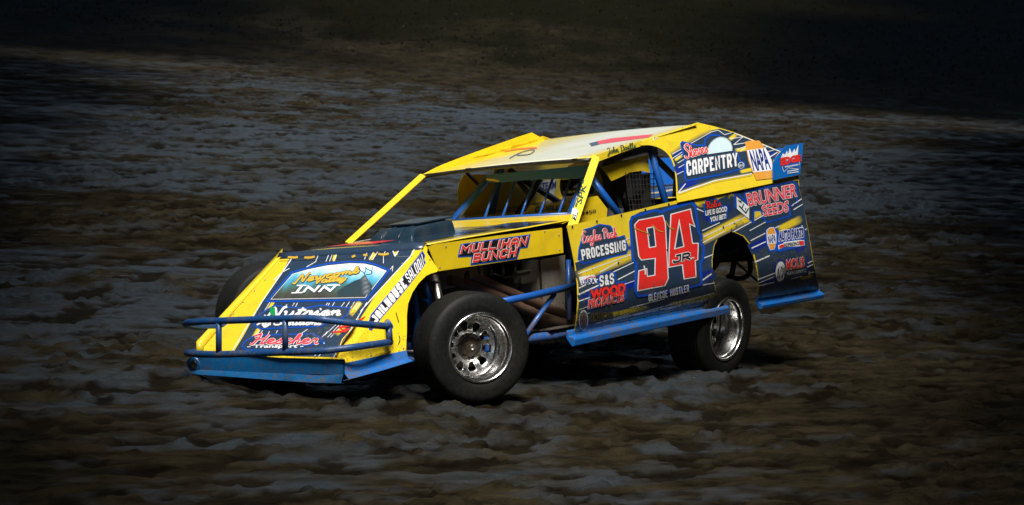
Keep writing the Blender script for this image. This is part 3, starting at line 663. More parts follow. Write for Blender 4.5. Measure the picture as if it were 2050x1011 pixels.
lettering('lettering', 'WOOD', z4([(198, 694), (408, 650), (410, 592), (196, 638)]), S_SIDE, D4, 'red', side, bold=0.06, edge=0.035, edge_mat='black')
lettering('lettering', 'PRODUCTS', z4([(178, 750), (402, 702), (402, 652), (182, 698)]), S_SIDE, D4, 'red', side, bold=0.04, edge=0.035, edge_mat='white')
lettering('lettering', 'AMERICAN', z4([(192, 824), (336, 810), (330, 772), (196, 786)]), S_SIDE, D3, 'black', side, bold=0.04, edge=0.03, edge_mat='gold')
el = lambda cx, cy, rx, ry, n=28, rot=0: [(cx + rx * math.cos(2 * math.pi * k / n) * math.cos(rot) - ry * math.sin(2 * math.pi * k / n) * math.sin(rot), cy + rx * math.cos(2 * math.pi * k / n) * math.sin(rot) + ry * math.sin(2 * math.pi * k / n) * math.cos(rot)) for k in range(n)]
shape('round_badge', el(1167, 641, 9.5, 21), S_SIDE, D3, 'white', side, step=12)
shape('round_badge', el(1167, 641, 7.5, 18), S_SIDE, D3 + 0.0007, 'tin', side, step=12)
ribbon('badge_mark', [[(1162, 648), (1164, 632), (1167, 644), (1170, 632), (1173, 647)]], 2.2, S_SIDE, D4, 'red', side, smooth=0)
ribbon('badge_mark', [[(1160, 652), (1167, 655), (1174, 652)]], 1.6, S_SIDE, D4, 'black', side)
# quarter lettering
RB = z5([(330, 680), (345, 640), (400, 620), (440, 635), (465, 680), (510, 680), (508, 770), (380, 820), (370, 770), (335, 755)])
shape('lettering_ground', RB, S_SIDE, D2, 'glow', side, step=12)
shape('lettering_ground', RB, S_SIDE, D2 + 0.0007, 'slate', side, grow=-2.2, step=12)
script('lettering', "Rob's", z5([(345, 705), (455, 680), (452, 632), (340, 655)]), 1.8, S_SIDE, D4, 'red', side, edge=0.6, edge_mat='black')
lettering('lettering', 'LIFE IS GOOD', z5([(342, 756), (502, 722), (500, 686), (340, 720)]), S_SIDE, D4, 'white', side, bold=0.035)
lettering('lettering', 'YOU BET!', z5([(378, 804), (494, 776), (494, 742), (376, 770)]), S_SIDE, D4, 'white', side, bold=0.035)
BR = z5([(556, 585), (580, 578), (640, 640), (626, 575), (1000, 492), (1030, 520), (1035, 660), (975, 690), (985, 760), (800, 812), (770, 770), (755, 722), (712, 722), (708, 820), (560, 690)])
shape('lettering_ground', BR, S_SIDE, D2, 'glow', side, step=12)
shape('lettering_ground', BR, S_SIDE, D2 + 0.0007, 'slate', side, grow=-3.0, step=12)
lettering('lettering', 'BRUNNER', z5([(668, 686), (1024, 610), (1018, 518), (648, 594)]), S_SIDE, D4, 'pinkred', side, bold=0.02, edge=0.03)
lettering('lettering', 'SEEDS', z5([(780, 762), (962, 724), (962, 645), (762, 682)]), S_SIDE, D4, 'pinkred', side, bold=0.02, edge=0.03)
shape('seed_badge', z5([(572, 612), (668, 690), (668, 782), (576, 705)]), S_SIDE, D4, 'white', side, step=12)
for st in ([(585, 640), (610, 660), (600, 650), (612, 640)], [(590, 680), (640, 735), (640, 700)], [(612, 700), (626, 668)], [(640, 740), (662, 700)]):
    ribbon('seed_mark', [z5(st)], 2.2, S_SIDE, D5, 'darkgreen', side, smooth=0)
NP = z6([(686, 60), (735, 38), (770, 75), (900, 38), (925, 60), (925, 155), (780, 190), (710, 190), (690, 130)])
shape('lettering_ground', NP, S_SIDE, D2 + 0.0005, 'glow', side, step=12)
HEX = z6([(694, 62), (712, 46), (738, 44), (752, 80), (752, 135), (742, 176), (716, 182), (698, 140)])
shape('hexagon_badge', HEX, S_SIDE, D3, 'white', side, step=12)
shape('hexagon_badge', HEX, S_SIDE, D3 + 0.0007, 'orange', side, grow=-1.2, step=12)
shape('hexagon_band', z6([(694, 90), (752, 82), (752, 142), (698, 146)]), S_SIDE, D4, 'white', side, step=12)
lettering('lettering', 'NAPA', z6([(702, 140), (748, 134), (746, 88), (700, 94)]), S_SIDE, D4 + 0.0008, 'navy', side, bold=0.03)
lettering('lettering', 'AUTO PARTS', z6([(768, 124), (914, 100), (912, 50), (766, 72)]), S_SIDE, D4, 'navy', side, bold=0.05, edge=0.07)
shape('ribbon_banner', z6([(762, 152), (795, 140), (795, 134), (885, 120), (918, 122), (920, 152), (890, 158), (800, 162), (766, 178)]), S_SIDE, D3 + 0.0004, 'white', side, step=12)
shape('ribbon_banner', z6([(768, 154), (796, 145), (798, 160), (770, 171)]), S_SIDE, D4 + 0.0004, 'red', side)
shape('ribbon_banner', z6([(888, 126), (916, 127), (916, 148), (890, 153)]), S_SIDE, D4 + 0.0004, 'red', side)
lettering('lettering', 'INDEPENDENCE', z6([(798, 161), (888, 149), (888, 130), (798, 142)]), S_SIDE, D4 + 0.0006, 'black', side, bold=0.03)
MO = z6([(742, 260), (758, 236), (790, 234), (812, 250), (815, 240), (940, 222), (944, 330), (812, 352), (810, 385), (742, 398)])
shape('lettering_ground', MO, S_SIDE, D2 + 0.0005, 'deepblue', side, step=12)
shape('lettering_ground', MO, S_SIDE, D2 + 0.0011, 'slate', side, grow=-3, step=12)
shape('oval_badge', el(*z6([(776, 307)])[0], 9.6, 20, rot=0.05), S_SIDE, D4, 'white', side, step=12)
ribbon('oval_mark', [z6([(756, 345), (764, 285), (768, 345), (782, 275), (786, 345), (796, 280), (800, 330)])], 1.3, S_SIDE, D5, 'black', side)
lettering('lettering', 'MOLIS', z6([(814, 298), (920, 278), (916, 222), (812, 240)]), S_SIDE, D4, 'red', side, bold=0.03, edge=0.03)
lettering('lettering', 'INSURANCE AGENCY LLC', z6([(814, 328), (930, 308), (930, 290), (814, 310)]), S_SIDE, D4, 'white', side, bold=0.0)
ribbon('lettering', [z6([(840, 350), (880, 340), (905, 334)])], 1.4, S_SIDE, D4, 'white', side)

# rivets along the panels
rv = bpy.data.meshes.new('rivet'); bm = bmesh.new(); bmesh.ops.create_uvsphere(bm, u_segments=8, v_segments=5, radius=0.0085); bm.to_mesh(rv); bm.free(); rv.materials.append(M['black'])
rvl = rv.copy(); rvl.name = 'pop_rivet'; rvl.materials.clear(); rvl.materials.append(M['tin'])
def rivets(pts, surf, parent, me=rv, name='rivet', s=1.0):
    for x, y in pts:
        o = bpy.data.objects.new(name, me); COL.objects.link(o); o.parent = parent; o.location = surf.hit(x, y, 0.003); o.scale = (s, s * .8, s)
rivets([(1145, 454), (1194, 443), (1243, 431), (1291, 420), (1338, 409), (1383, 399), (1416, 392), (1462, 382), (1506, 373), (1551, 363), (1595, 355), (1447, 455), (1404, 483), (1334, 501), (1237, 526), (1292, 616), (1318, 620), (1205, 642), (1262, 632), (1416, 598), (1366, 609), (1623, 572)], S_SIDE, side)

# --- blue rub rails under door and quarter
def rail(name, a, b, drop=0.075, out=0.045):
    a = Vector(a); b = Vector(b); d = (b - a).normalized()
    prof = [(-.006, .028), (.006, .020), (.012, -.012), (out, -.022), (out + .008, -.036), (out, -drop), (out - .02, -drop - .004), (.0, -.045), (-.014, -.02)]
    vs = [p + Vector((0, y, z)) for p in (a, b) for y, z in prof]; n = len(prof)
    fs = [(i, (i + 1) % n, n + (i + 1) % n, n + i) for i in range(n)] + [tuple(range(n)), tuple(range(2 * n - 1, n - 1, -1))]
    me = mesh(name, vs, fs); fix_out(me)
    o = link(name, me, 'blue', car); b2 = o.modifiers.new('bevel', 'BEVEL'); b2.width = .004; b2.segments = 2; b2.limit_method = 'ANGLE'
    return o
rail('rub_rail', S_SIDE.hit(1136, 670), S_SIDE.hit(1446, 606))
rail('rub_rail', S_SIDE.hit(1515, 602), S_SIDE.hit(1639, 580), drop=0.06, out=0.035)

# --- sail panel
arc = catmull([Vector((x, y, 0)) for x, y in [(1284, 291), (1304, 291), (1324, 298), (1339, 311), (1349, 330), (1353.5, 358), (1355, 394)]], 4)
SAILP = [(1276, 286), (1341, 264), (1396, 245), (1430, 253), (1468, 264), (1515, 283), (1563, 303), (1549, 318), (1549, 366), (1450, 387), (1357, 405)] + [(p.x, p.y) for p in reversed(arc)]
sail = shape('sail_panel', SAILP, S_SAIL, 0, 'yellow', car, step=16, thick=0.004)
SN = [(1343, 308), (1380, 283), (1424, 261), (1440, 258), (1467, 265.5), (1514, 284.5), (1560, 303.5), (1548, 319), (1546.5, 338), (1505, 348), (1430, 362), (1357, 387), (1355, 358), (1350.5, 329)]
shape('dark_wrap', SN, S_SAIL, D1, 'slate', sail)
def soft_band(pts, w, parent, surf, off, c0=YEL, c1=SLATE):
    """airbrushed edge along a path"""
    V, F, C = [], [], {}
    P = [Vector((x, y, 0)) for x, y in pts]
    for i, p in enumerate(P):
        t = (P[min(i + 1, len(P) - 1)] - P[max(i - 1, 0)]).normalized(); n = Vector((-t.y, t.x, 0))
        V += [(p.x - n.x * w, p.y - n.y * w), (p.x + n.x * w, p.y + n.y * w)]
        if i: k = 2 * i; F.append((k - 2, k, k + 1, k - 1))
    cols = [c0, c1] * len(P)
    bmv = {(round(v[0], 3), round(v[1], 3)): c for v, c in zip(V, cols)}
    lay('printed_fade', V, F, surf, off, 'grad', parent, 0, lambda x, y: bmv.get((round(x, 3), round(y, 3)), c1))
soft_band([(1343, 308), (1362, 294), (1380, 283), (1402, 271), (1424, 261.5)], 5, sail, S_SAIL, D1 + .0006)
soft_band([(1505, 348), (1430, 362), (1395, 373), (1357, 387)], 4, sail, S_SAIL, D1 + .0006)
soft_band([(1152, 531), (1205, 512), (1262, 490)], 5, side, S_SIDE, D1 + .0005)
soft_band([(1397, 413), (1425, 411), (1470, 389), (1490, 384)], 5, side, S_SIDE, D1 + .0005)
lines('pinstripe', [((1345, 309), (1424, 264)), ((1345, 318), (1372, 300)), ((1352, 318), (1366, 309)), ((1356, 327), (1374, 316)), ((1358, 336), (1372, 328)), ((1353, 350), (1368, 343)), ((1357, 386), (1372, 368), 2), ((1357, 387), (1430, 362), 2.4), ((1430, 362), (1505, 348), 2),
    ((1424, 264), (1437, 261)), ((1437, 261), (1450, 270)), ((1450, 270), (1464, 266)), ((1456, 279), (1488, 274), 1.3), ((1468, 290), (1486, 275)), ((1468, 290), (1508, 284), 1.4), ((1474, 300), (1500, 290)), ((1482, 304), (1492, 294)), ((1470, 267), (1515, 285), 1.6), ((1515, 285), (1560, 303.5), 1.6), ((1524, 297), (1536, 294)), ((1530, 306), (1550, 300)), ((1540, 315), (1556, 305), 2)], S_SAIL, D2, 'white', sail)
for a, b, w in [((1455, 284), (1475, 268), 10), ((1470, 302), (1510, 296), 9), ((1350, 322), (1366, 311), 7), ((1480, 345), (1512, 338), 9)]:
    fade('streak', a, b, w, S_SAIL, D2 - .0006, sail)
for a, b, w in [((1352, 344), (1372, 336), 22), ((1360, 378), (1400, 362), 18), ((1530, 316), (1552, 306), 12), ((1345, 312), (1365, 302), 10)]:
    fade('streak', a, b, w, S_SAIL, D2 - .0009, sail, core=(.01, .03, .26))
CARP = z5([(152, 215), (168, 196), (260, 222), (330, 225), (335, 180), (380, 145), (450, 150), (520, 215), (560, 275), (590, 290), (605, 345), (640, 360), (636, 405), (600, 415), (450, 455), (200, 500), (185, 480), (182, 330), (165, 270)])
shape('lettering_ground', CARP, S_SAIL, D3 - .001, 'glow', sail)
shape('lettering_ground', CARP, S_SAIL, D3, 'slate', sail, grow=-3)
saw = []
c0 = (445, 255); 
for k in range(0, 37):
    a = math.pi * (1.02 - 1.04 * k / 36); 
    r1, r2 = (98, 86)
    for rr, da in ((r1, 0), (r2, .035)):
        aa = a - da; saw.append((c0[0] + rr * math.cos(aa) * (1.0 if math.cos(aa) < 0 else 1.05) , c0[1] + 22 - (rr + 12) * math.sin(aa) * 1.02 - (rr * math.cos(aa)) * -0.0))
saw = [(x, y - (x - 445) * 0.16) for x, y in saw]
shape('saw_blade', z5(saw), S_SAIL, D4, 'black', sail, grow=0.8)
shape('saw_blade', z5(saw), S_SAIL, D4 + .0007, 'pale', sail)
shape('lettering_ground', z5([(195, 325), (560, 282), (585, 300), (590, 380), (195, 470)]), S_SAIL, D5 - .0002, 'slate', sail)
script('lettering', 'Steves', z5([(190, 332), (358, 282), (344, 208), (168, 228)]), 2.3, S_SAIL, D5 + .002, 'red', sail, edge=1.0)
block('lettering', 'CARPENTRY', z5([(200, 462), (584, 386), (576, 286), (192, 350)]), S_SAIL, D5 + .001, 'white', sail, t=.19, lw=.52, gap=.11)
shape('round_badge', el(*z5([(606, 382)])[0], 6.4, 6.4), S_SAIL, D5 + .001, 'pale', sail)
shape('round_badge', el(*z5([(606, 382)])[0], 5.4, 5.4), S_SAIL, D5 + .0017, 'slate', sail)
lettering('lettering', 'LLC', z5([(590, 392), (624, 386), (624, 370), (590, 376)]), S_SAIL, D5 + .0024, 'white', sail, bold=0.03)
NAP = z5([(638, 204), (672, 196), (745, 194), (768, 222), (805, 280), (842, 350), (846, 478), (722, 490), (695, 430), (665, 350), (650, 270)])
shape('amber_badge', NAP, S_SAIL, D3, 'orange', sail)
shape('white_band', z5([(652, 268), (790, 250), (815, 290), (838, 345), (842, 418), (700, 434), (672, 350)]), S_SAIL, D4, 'white', sail)
lettering('lettering', 'NAPA', z5([(700, 418), (828, 402), (790, 258), (668, 276)]), S_SAIL, D5, 'navy', sail, bold=0.03)
rivets([(1382, 250.5), (1366, 256), (1340, 266), (1310, 276)], S_SAIL, sail, rvl, 'pop_rivet', .6)
lettering('lettering', 'JR', [(1305, 283), (1318, 279), (1318, 274), (1305, 278)], S_SAIL, D2, 'pale', sail)

# --- spoiler with its side fins
fin = shape('spoiler_fin', [(1546, 361), (1546, 326), (1572, 292), (1607, 286), (1604, 318), (1600, 349)], S_FIN, 0.006, 'blue', car, thick=0.004)
shape('badge', z5([(918, 290), (935, 300), (948, 270), (958, 296), (970, 250), (985, 290), (1005, 255), (1012, 280), (1035, 225), (1030, 300), (1048, 330), (1040, 400), (1020, 410), (960, 400), (925, 430), (905, 370), (900, 330)]), S_FIN, 0.0085, 'white', fin)
shape('badge', z5([(918, 350), (1042, 325), (1040, 398), (1018, 405), (960, 396), (926, 424), (908, 372)]), S_FIN, 0.0093, 'tube', fin)
lettering('lettering', 'EDGE', z5([(906, 380), (1050, 345), (1046, 302), (902, 330)]), S_FIN, 0.0104, 'red', fin, bold=0.06, edge=0.03, edge_mat='black')
ribbon('lettering', [z5([(932 + 5 * k, 392 - 1.1 * 5 * k / 6 + (7 if k % 2 else -5)) for k in range(21)])], 1.0, S_FIN, 0.0108, 'white', fin, smooth=2)
ribbon('lettering', [z5([(950, 425), (1035, 412)]), z5([(950, 440), (1035, 428)])], 1.5, S_FIN, 0.0104, 'white', fin, smooth=0)
def Pm(p): return Vector((p.x, -p.y, p.z))
a, b = S_FIN.hit(1600, 349), S_FIN.hit(1606, 288)
solid('spoiler_blade', [a + Vector((0, -.012, 0)), Pm(a) + Vector((0, .012, 0)), Pm(b) + Vector((.0, .012, -.02)), b + Vector((0, -.012, -.02))], (-.006, 0, .002), 'tube', car)
solid('spoiler_fin', [Pm(S_FIN.hit(x, y)) for x, y in [(1546, 361), (1546, 326), (1572, 292), (1607, 286), (1600, 349)]], (0, .004, 0), 'blue', car)

# --- rear deck, inner floor and far side
def deck(u, v):
    x = -1.34 - 1.40 * u; y = -.825 + 1.65 * v
    return Vector((x, y, .976 + .012 * u + .006 * math.sin(5 * u + 3 * v)))
dk = grid('rear_deck', deck, 8, 8, 'yellow', car)
for k, (y0, y1, mt) in enumerate([(-.80, -.45, 'slate'), (-.35, -.05, 'slate'), (.1, .5, 'slate'), (-.44, -.42, 'white'), (-.03, -.01, 'white'), (.07, .09, 'white')]):
    vs = [deck(i / 8, (y0 + .825) / 1.65) + Vector((0, 0, .004)) for i in range(9)] + [deck(i / 8, (y1 + .825) / 1.65) + Vector((0, 0, .004)) for i in range(9)]
    link('deck_stripe', mesh('deck_stripe', vs, [(i, i + 1, i + 10, i + 9) for i in range(8)]), mt, dk)
def mirrored(src, name, mat):
    me = src.data.copy(); me.name = name
    for v in me.vertices: v.co.y = -v.co.y
    me.flip_normals(); me.materials.clear()
    o = link(name, me, mat, car)
    for md in src.modifiers:
        if md.type == 'SOLIDIFY': s = o.modifiers.new('thickness', 'SOLIDIFY'); s.thickness = .004; s.offset = -1
    return o
mirrored(side, 'side_panel', 'slate')
rs = mirrored(sail, 'sail_panel', 'yellow_deep')
solid('rear_panel', [(-2.80, .80, .98), (-2.80, -.80, .98), (-2.84, -.78, .42), (-2.84, .78, .42)], (.004, 0, 0), 'slate', car)
solid('floor_pan', [(.15, -.66, .27), (.15, .66, .27), (-1.1, .72, .27), (-1.1, -.72, .27)], (0, 0, .004), 'blackmetal', car)
solid('rear_bulkhead', [(-1.55, -.78, .30), (-1.55, .78, .30), (-1.55, .78, .965), (-1.55, -.78, .965)], (-.004, 0, 0), 'blackmetal', car)

# --- roof
def roof_pt(u, v):
    x = -0.47 - 1.32 * u; y = -.665 + 1.33 * v
    return Vector((x, y, roof_z(x, y)))
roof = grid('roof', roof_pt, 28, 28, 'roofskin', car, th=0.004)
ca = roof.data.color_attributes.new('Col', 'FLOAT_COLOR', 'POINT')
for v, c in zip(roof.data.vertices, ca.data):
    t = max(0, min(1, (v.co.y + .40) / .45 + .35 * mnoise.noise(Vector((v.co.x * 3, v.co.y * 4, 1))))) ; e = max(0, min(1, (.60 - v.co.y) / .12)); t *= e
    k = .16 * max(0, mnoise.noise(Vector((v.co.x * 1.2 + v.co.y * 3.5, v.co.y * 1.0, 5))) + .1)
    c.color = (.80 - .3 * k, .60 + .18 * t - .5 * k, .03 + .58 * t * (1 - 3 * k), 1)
shape('roof_mark', [(1194, 284), (1224, 278), (1292, 271), (1308, 270), (1298, 276), (1240, 284), (1198, 290)], S_ROOF, .004, 'red', roof)
shape('roof_mark', [(1180, 288), (1196, 284), (1200, 290), (1184, 294)], S_ROOF, .004, 'slate', roof)
ribbon('roof_mark', [[(1020, 318), (1046, 305), (1070, 301), (1060, 310), (1035, 312)]], 2.0, S_ROOF, .004, 'slate', roof)
ribbon('roof_mark', [[(1010, 304), (1040, 299), (1075, 297)]], 3.0, S_ROOF, .004, 'red', roof)
# rolled front edge
fe = [Vector((-.462, -.672 + 1.344 * i / 16, roof_z(-.462, -.672 + 1.344 * i / 16) - .012)) for i in range(17)]
tube('roof_front_edge', fe, .014, 'blackmetal', car, seg=10)
for (x, y) in ((938, 340), (1033, 332), (1150, 321)):
    p = S_ROOF.hit(x, y); box('roof_stud', p - Vector((.012, .018, .004)), p + Vector((.012, .018, .012)), 'black', roof, .003)
# raised right-hand fin and folded left edge
base = [Vector((-0.46 - 1.30 * t, -.668, roof_z(-0.46 - 1.30 * t, -.668))) for t in [i / 8 for i in range(9)]]
hts = [.0, .02, .03, .038, .044, .05, .055, .06, .062]
vs = base + [b + Vector((0, -.012, h + .003)) for b, h in zip(base, hts)]
o = link('roof_fin', mesh('roof_fin', vs, [(i, i + 1, i + 10, i + 9) for i in range(8)]), 'yellow_deep', car); s = o.modifiers.new('t', 'SOLIDIFY'); s.thickness = .004
solid('roof_fin_end', [vs[8], vs[17], vs[8] + Vector((-.03, .09, -.004))], (0, 0, .002), 'yellow_deep', car)
S_RSTRIP = Surf(lambda p: p.y - (.672 + .10 * (1.36 - p.z))); S_RSTRIP.flat = True
strip = shape('roof_side_strip', [(1191, 311), (1230, 298), (1284, 282), (1288, 291), (1240, 307), (1199, 323)], S_RSTRIP, 0.002, 'yellow', car, thick=.004)
script('lettering', 'John Doelle', [(1214, 309), (1272, 296), (1270, 285), (1212, 298)], 1.5, S_RSTRIP, .006, 'darkgreen', strip)
tube('roof_rail', [AY(1200, 327, .62), AY(1245, 313, .62), AY(1290, 300, .60), AY(1312, 302, .58)], .022, 'blackmetal', car)

# --- windscreen posts
p0, p1 = Vector((-.475, .668, roof_z(-.475, .668))), AY(1150, 452, .80)
S_POST = plane3(p0, p1, p0 + (p1 - p0) * .5 + Vector((-.08, .035, .02))); S_POST.flat = True
post = shape('windscreen_post', [(1187, 310), (1199, 316), (1199, 322), (1157, 449), (1155, 455), (1137, 460), (1136, 452)], S_POST, 0.006, 'yellow', car, thick=.004)
lettering('lettering', '"SPK"', [(1157, 416), (1174, 371), (1163, 367), (1146, 412)][0:0] or [(1161, 419), (1176, 366), (1166, 361), (1151, 414)], S_POST, .009, 'darkgreen', post, bold=.02)
shape('sticker', [(1146, 418), (1156, 421), (1153, 432), (1143, 430)], S_POST, .009, 'white', post)
shape('sticker', [(1148, 430), (1157, 427), (1152, 444), (1145, 438)], S_POST, .009, 'black', post)
lettering('lettering', '250', [(1152, 440), (1157, 424), (1152, 422), (1147, 437)], S_POST, .0098, 'white', post, bold=.02)
q0, q1 = Vector((-.455, -.675, roof_z(-.46, -.67) - .004)), AY(697, 487, -.66)
def wide(a, b, w, nrm, name, mat):
    d = (b - a).normalized(); s = d.cross(nrm).normalized() * w
    return solid(name, [a - s, a + s, b + s, b - s], nrm * .004, mat, car)
wide(q0, q1, .024, Vector((.3, .35, .9)).normalized(), 'windscreen_post', 'yellow_deep')
wide(q0 + Vector((0, -.016, -.02)), q1 + Vector((0, -.016, -.02)), .012, Vector((.0, 1, .1)).normalized(), 'windscreen_post_flange', 'orange')

# --- hood, its side panels, cowl
def hood_z(x, y): return .936 + .020 * (1 - (y / .6) ** 2) + .004 * bump2(x, y, 21)
hood = grid('hood', lambda u, v: Vector((1.27 - 1.62 * u, -.6 + 1.2 * v, hood_z(1.27 - 1.62 * u, -.6 + 1.2 * v))), 20, 16, 'hoodskin', car, smooth=True)
grid('hood_lip', lambda u, v: Vector((1.255 + .06 * u, -.575 + 1.15 * v, [hood_z(1.255, -.575 + 1.15 * v) + .002, .951, .9315, .912][int(round(u * 3))] - (.04 * (-.575 + 1.15 * v) * (.06 * u) / .95))), 3, 12, 'slate', car, smooth=True)
S_HOOD = Surf(lambda p: p.z - hood_z(p.x, p.y)); S_HOOD.flat = True
def hood_patch(name, x0, x1, y0, y1, mat, up=.004):
    n = 8
    vs = [Vector((x0 + (x1 - x0) * i / n, y0 + (y1 - y0) * j / n, 0)) for i in range(n + 1) for j in range(n + 1)]
    for v in vs: v.z = hood_z(v.x, v.y) + up
    link(name, mesh(name, vs, [(i * (n + 1) + j, i * (n + 1) + j + 1, (i + 1) * (n + 1) + j + 1, (i + 1) * (n + 1) + j) for i in range(n) for j in range(n)]), mat, hood, True)
hood_patch('dark_wrap', 1.25, .35, -.42, .46, 'hoodslate')
hood_patch('hood_mark', 1.16, .95, -.30, .10, 'red', .008)  # reflected red streak, painted on as a patch
hood_patch('hood_mark', .62, .1, -.56, -.44, 'white', .006)
hood_patch('hood_mark', .3, -.2, .2, .56, 'hoodslate', .004)
for sg in (1, -1):
    hs = [S_HSIDE.hit(x, y) for x, y in [(857, 494), (870, 489), (1000, 471), (1125, 456), (1128, 506), (1000, 525), (877, 543)]]
    if sg < 0: hs = [Pm(p) for p in hs]
    hp = solid('hood_side', hs, (0, -.004 * sg, 0), 'yellow_deep', car)
    if sg > 0: hside = hp
def z3(pts): return [(800 + x / 2.7325, 460 + y / 2.7325) for x, y in pts]
MB_ = z3([(332, 78), (716, 24), (700, 98), (660, 102), (642, 160), (386, 194), (392, 146), (316, 150)])
shape('lettering_ground', MB_, S_HSIDE, .002, 'glow', hside)
shape('lettering_ground', MB_, S_HSIDE, .003, 'black', hside, grow=-2.2)
block('lettering', 'MULLIHAN', z3([(328, 132), (688, 86), (702, 36), (338, 84)]), S_HSIDE, .005, 'red', hside, t=.21, lw=.95, gap=.2, edge=.055)
block('lettering', 'BUNCH', z3([(396, 180), (630, 146), (642, 97), (406, 131)]), S_HSIDE, .005, 'red', hside, t=.21, lw=.95, gap=.2, edge=.055)
rivets([(892, 493), (1090, 463), (1118, 470), (880, 535), (1120, 500)], S_HSIDE, hside, rvl, 'pop_rivet', .6)
# hood scoop
sc_f = [(.90, -.16), (.90, .19)]
def scoop():
    rows = []
    for (x, z, w, yc) in [(.90, .940, .175, .015), (.875, .98, .17, .015), (.83, 1.014, .16, .015), (.78, 1.024, .155, .015), (.62, 1.030, .155, .015), (.45, 1.036, .16, .015), (.42, 1.032, .16, .015)]:
        rows.append((x, z, w, yc))
    prof = [(-1.12, 0), (-1.04, .35), (-.99, .75), (-.94, .93), (-.8, 1), (-.5, 1.0), (-.42, 1.0), (-.4, .95), (-.34, .95), (-.32, 1), (.32, 1), (.34, .95), (.4, .95), (.42, 1.0), (.5, 1.0), (.8, 1), (.94, .93), (.99, .75), (1.04, .35), (1.12, 0)]
    vs, fs = [], []; m = len(prof)
    for (x, z, w, yc) in rows:
        for (a, h) in prof: vs.append((x, yc + a * w, .935 + (z - .935) * h))
    for i in range(len(rows) - 1):
        for j in range(m - 1): fs.append((i * m + j, i * m + j + 1, (i + 1) * m + j + 1, (i + 1) * m + j))
    fs.append(tuple(range(m))); fs.append(tuple((len(rows) - 1) * m + j for j in range(m)))
    me = mesh('hood_scoop', vs, fs); fix_out(me); o = link('hood_scoop', me, 'plastic', car, False)
    bv = o.modifiers.new('b', 'BEVEL'); bv.width = .004; bv.segments = 2; bv.limit_method = 'ANGLE'
    for y in (-.06, .08):
        tube('scoop_rib', [(.903, y, .945), (.878, y, .982), (.833, y, 1.016), (.7, y, 1.028), (.5, y, 1.034)], .006, 'plastic', o, seg=8)
    solid('scoop_lid', [(.72, -.12, 1.040), (.72, .11, 1.038), (.40, .16, 1.048), (.34, .12, 1.048), (.34, -.14, 1.050), (.42, -.16, 1.050)], (0, 0, .008), 'plastic', o)
    solid('scoop_gap', [(.70, -.11, 1.022), (.70, .10, 1.022), (.44, .13, 1.03), (.44, -.13, 1.03)], (0, 0, .018), 'black', o)
scoop()
cowl = plate('cowl', [Vector((-.18, -.6, .945)), Vector((.02, 0, .955)), Vector((-.18, .60, .925)), Vector((-.50, .60, .965)), Vector((-.50, -.6, .98))], 'yellow_deep', car)
# dash and cockpit tin work
grid('cockpit_deck', lambda u, v: Vector((-.48 - 1.1 * u, -.80 + (.72 if u > .0 else .72) * v, .975 - .02 * math.sin(math.pi * v) + .004 * math.sin(9 * u))), 6, 6, 'yellow_deep', car)
S_DASH = Surf(lambda p: p.x + .75); S_DASH.flat = True
dash = shape('dash_panel', [(1040, 436), (1062, 411), (1090, 410), (1120, 405), (1152, 399), (1170, 396), (1172, 436)], S_DASH, 0, 'yellow_deep', car, thick=.004)
lettering('lettering', 'DOELLE', [(1072, 424), (1129, 418), (1130, 410), (1074, 414)], S_DASH, .005, 'darkgreen', dash, bold=.03)
S_TUB = Surf(lambda p: p.y - .70); S_TUB.flat = True
tub = shape('cockpit_side', [(1148, 455), (1163, 398), (1196, 392), (1216, 418), (1214, 440)], S_TUB, 0, 'yellow_deep', car, thick=.004)
lettering('lettering', '2450', [(1164, 430), (1192, 425), (1191, 419), (1163, 425)], S_TUB, .005, 'black', tub, bold=.02)
plate('cockpit_corner', [S_DASH.hit(1166, 398), S_DASH.hit(1168, 436), S_TUB.hit(1150, 450), S_TUB.hit(1163, 399)], 'yellow_deep', car)
S_RSAIL = Surf(lambda p: p.y + (0.83 - 0.415 * (p.z - 0.99)) - .012); S_RSAIL.flat = True
shape('window_panel', [(929, 349), (920, 366), (916, 386), (918, 408), (926, 428), (940, 436), (1120, 430), (1135, 350)], S_RSAIL, 0, 'yellow_deep', car, thick=.004, step=24)
# team badge on the inside of the far sail
bd = shape('team_badge', [(1083, 362), (1112, 358), (1108, 394), (1096, 396), (1090, 384), (1082, 386)], S_RSAIL, 0.004, 'white', rs)
lettering('lettering', 'TEAM', [(1083, 381), (1111, 376), (1112, 362), (1084, 366)], S_RSAIL, .007, 'navy', rs, bold=.03)

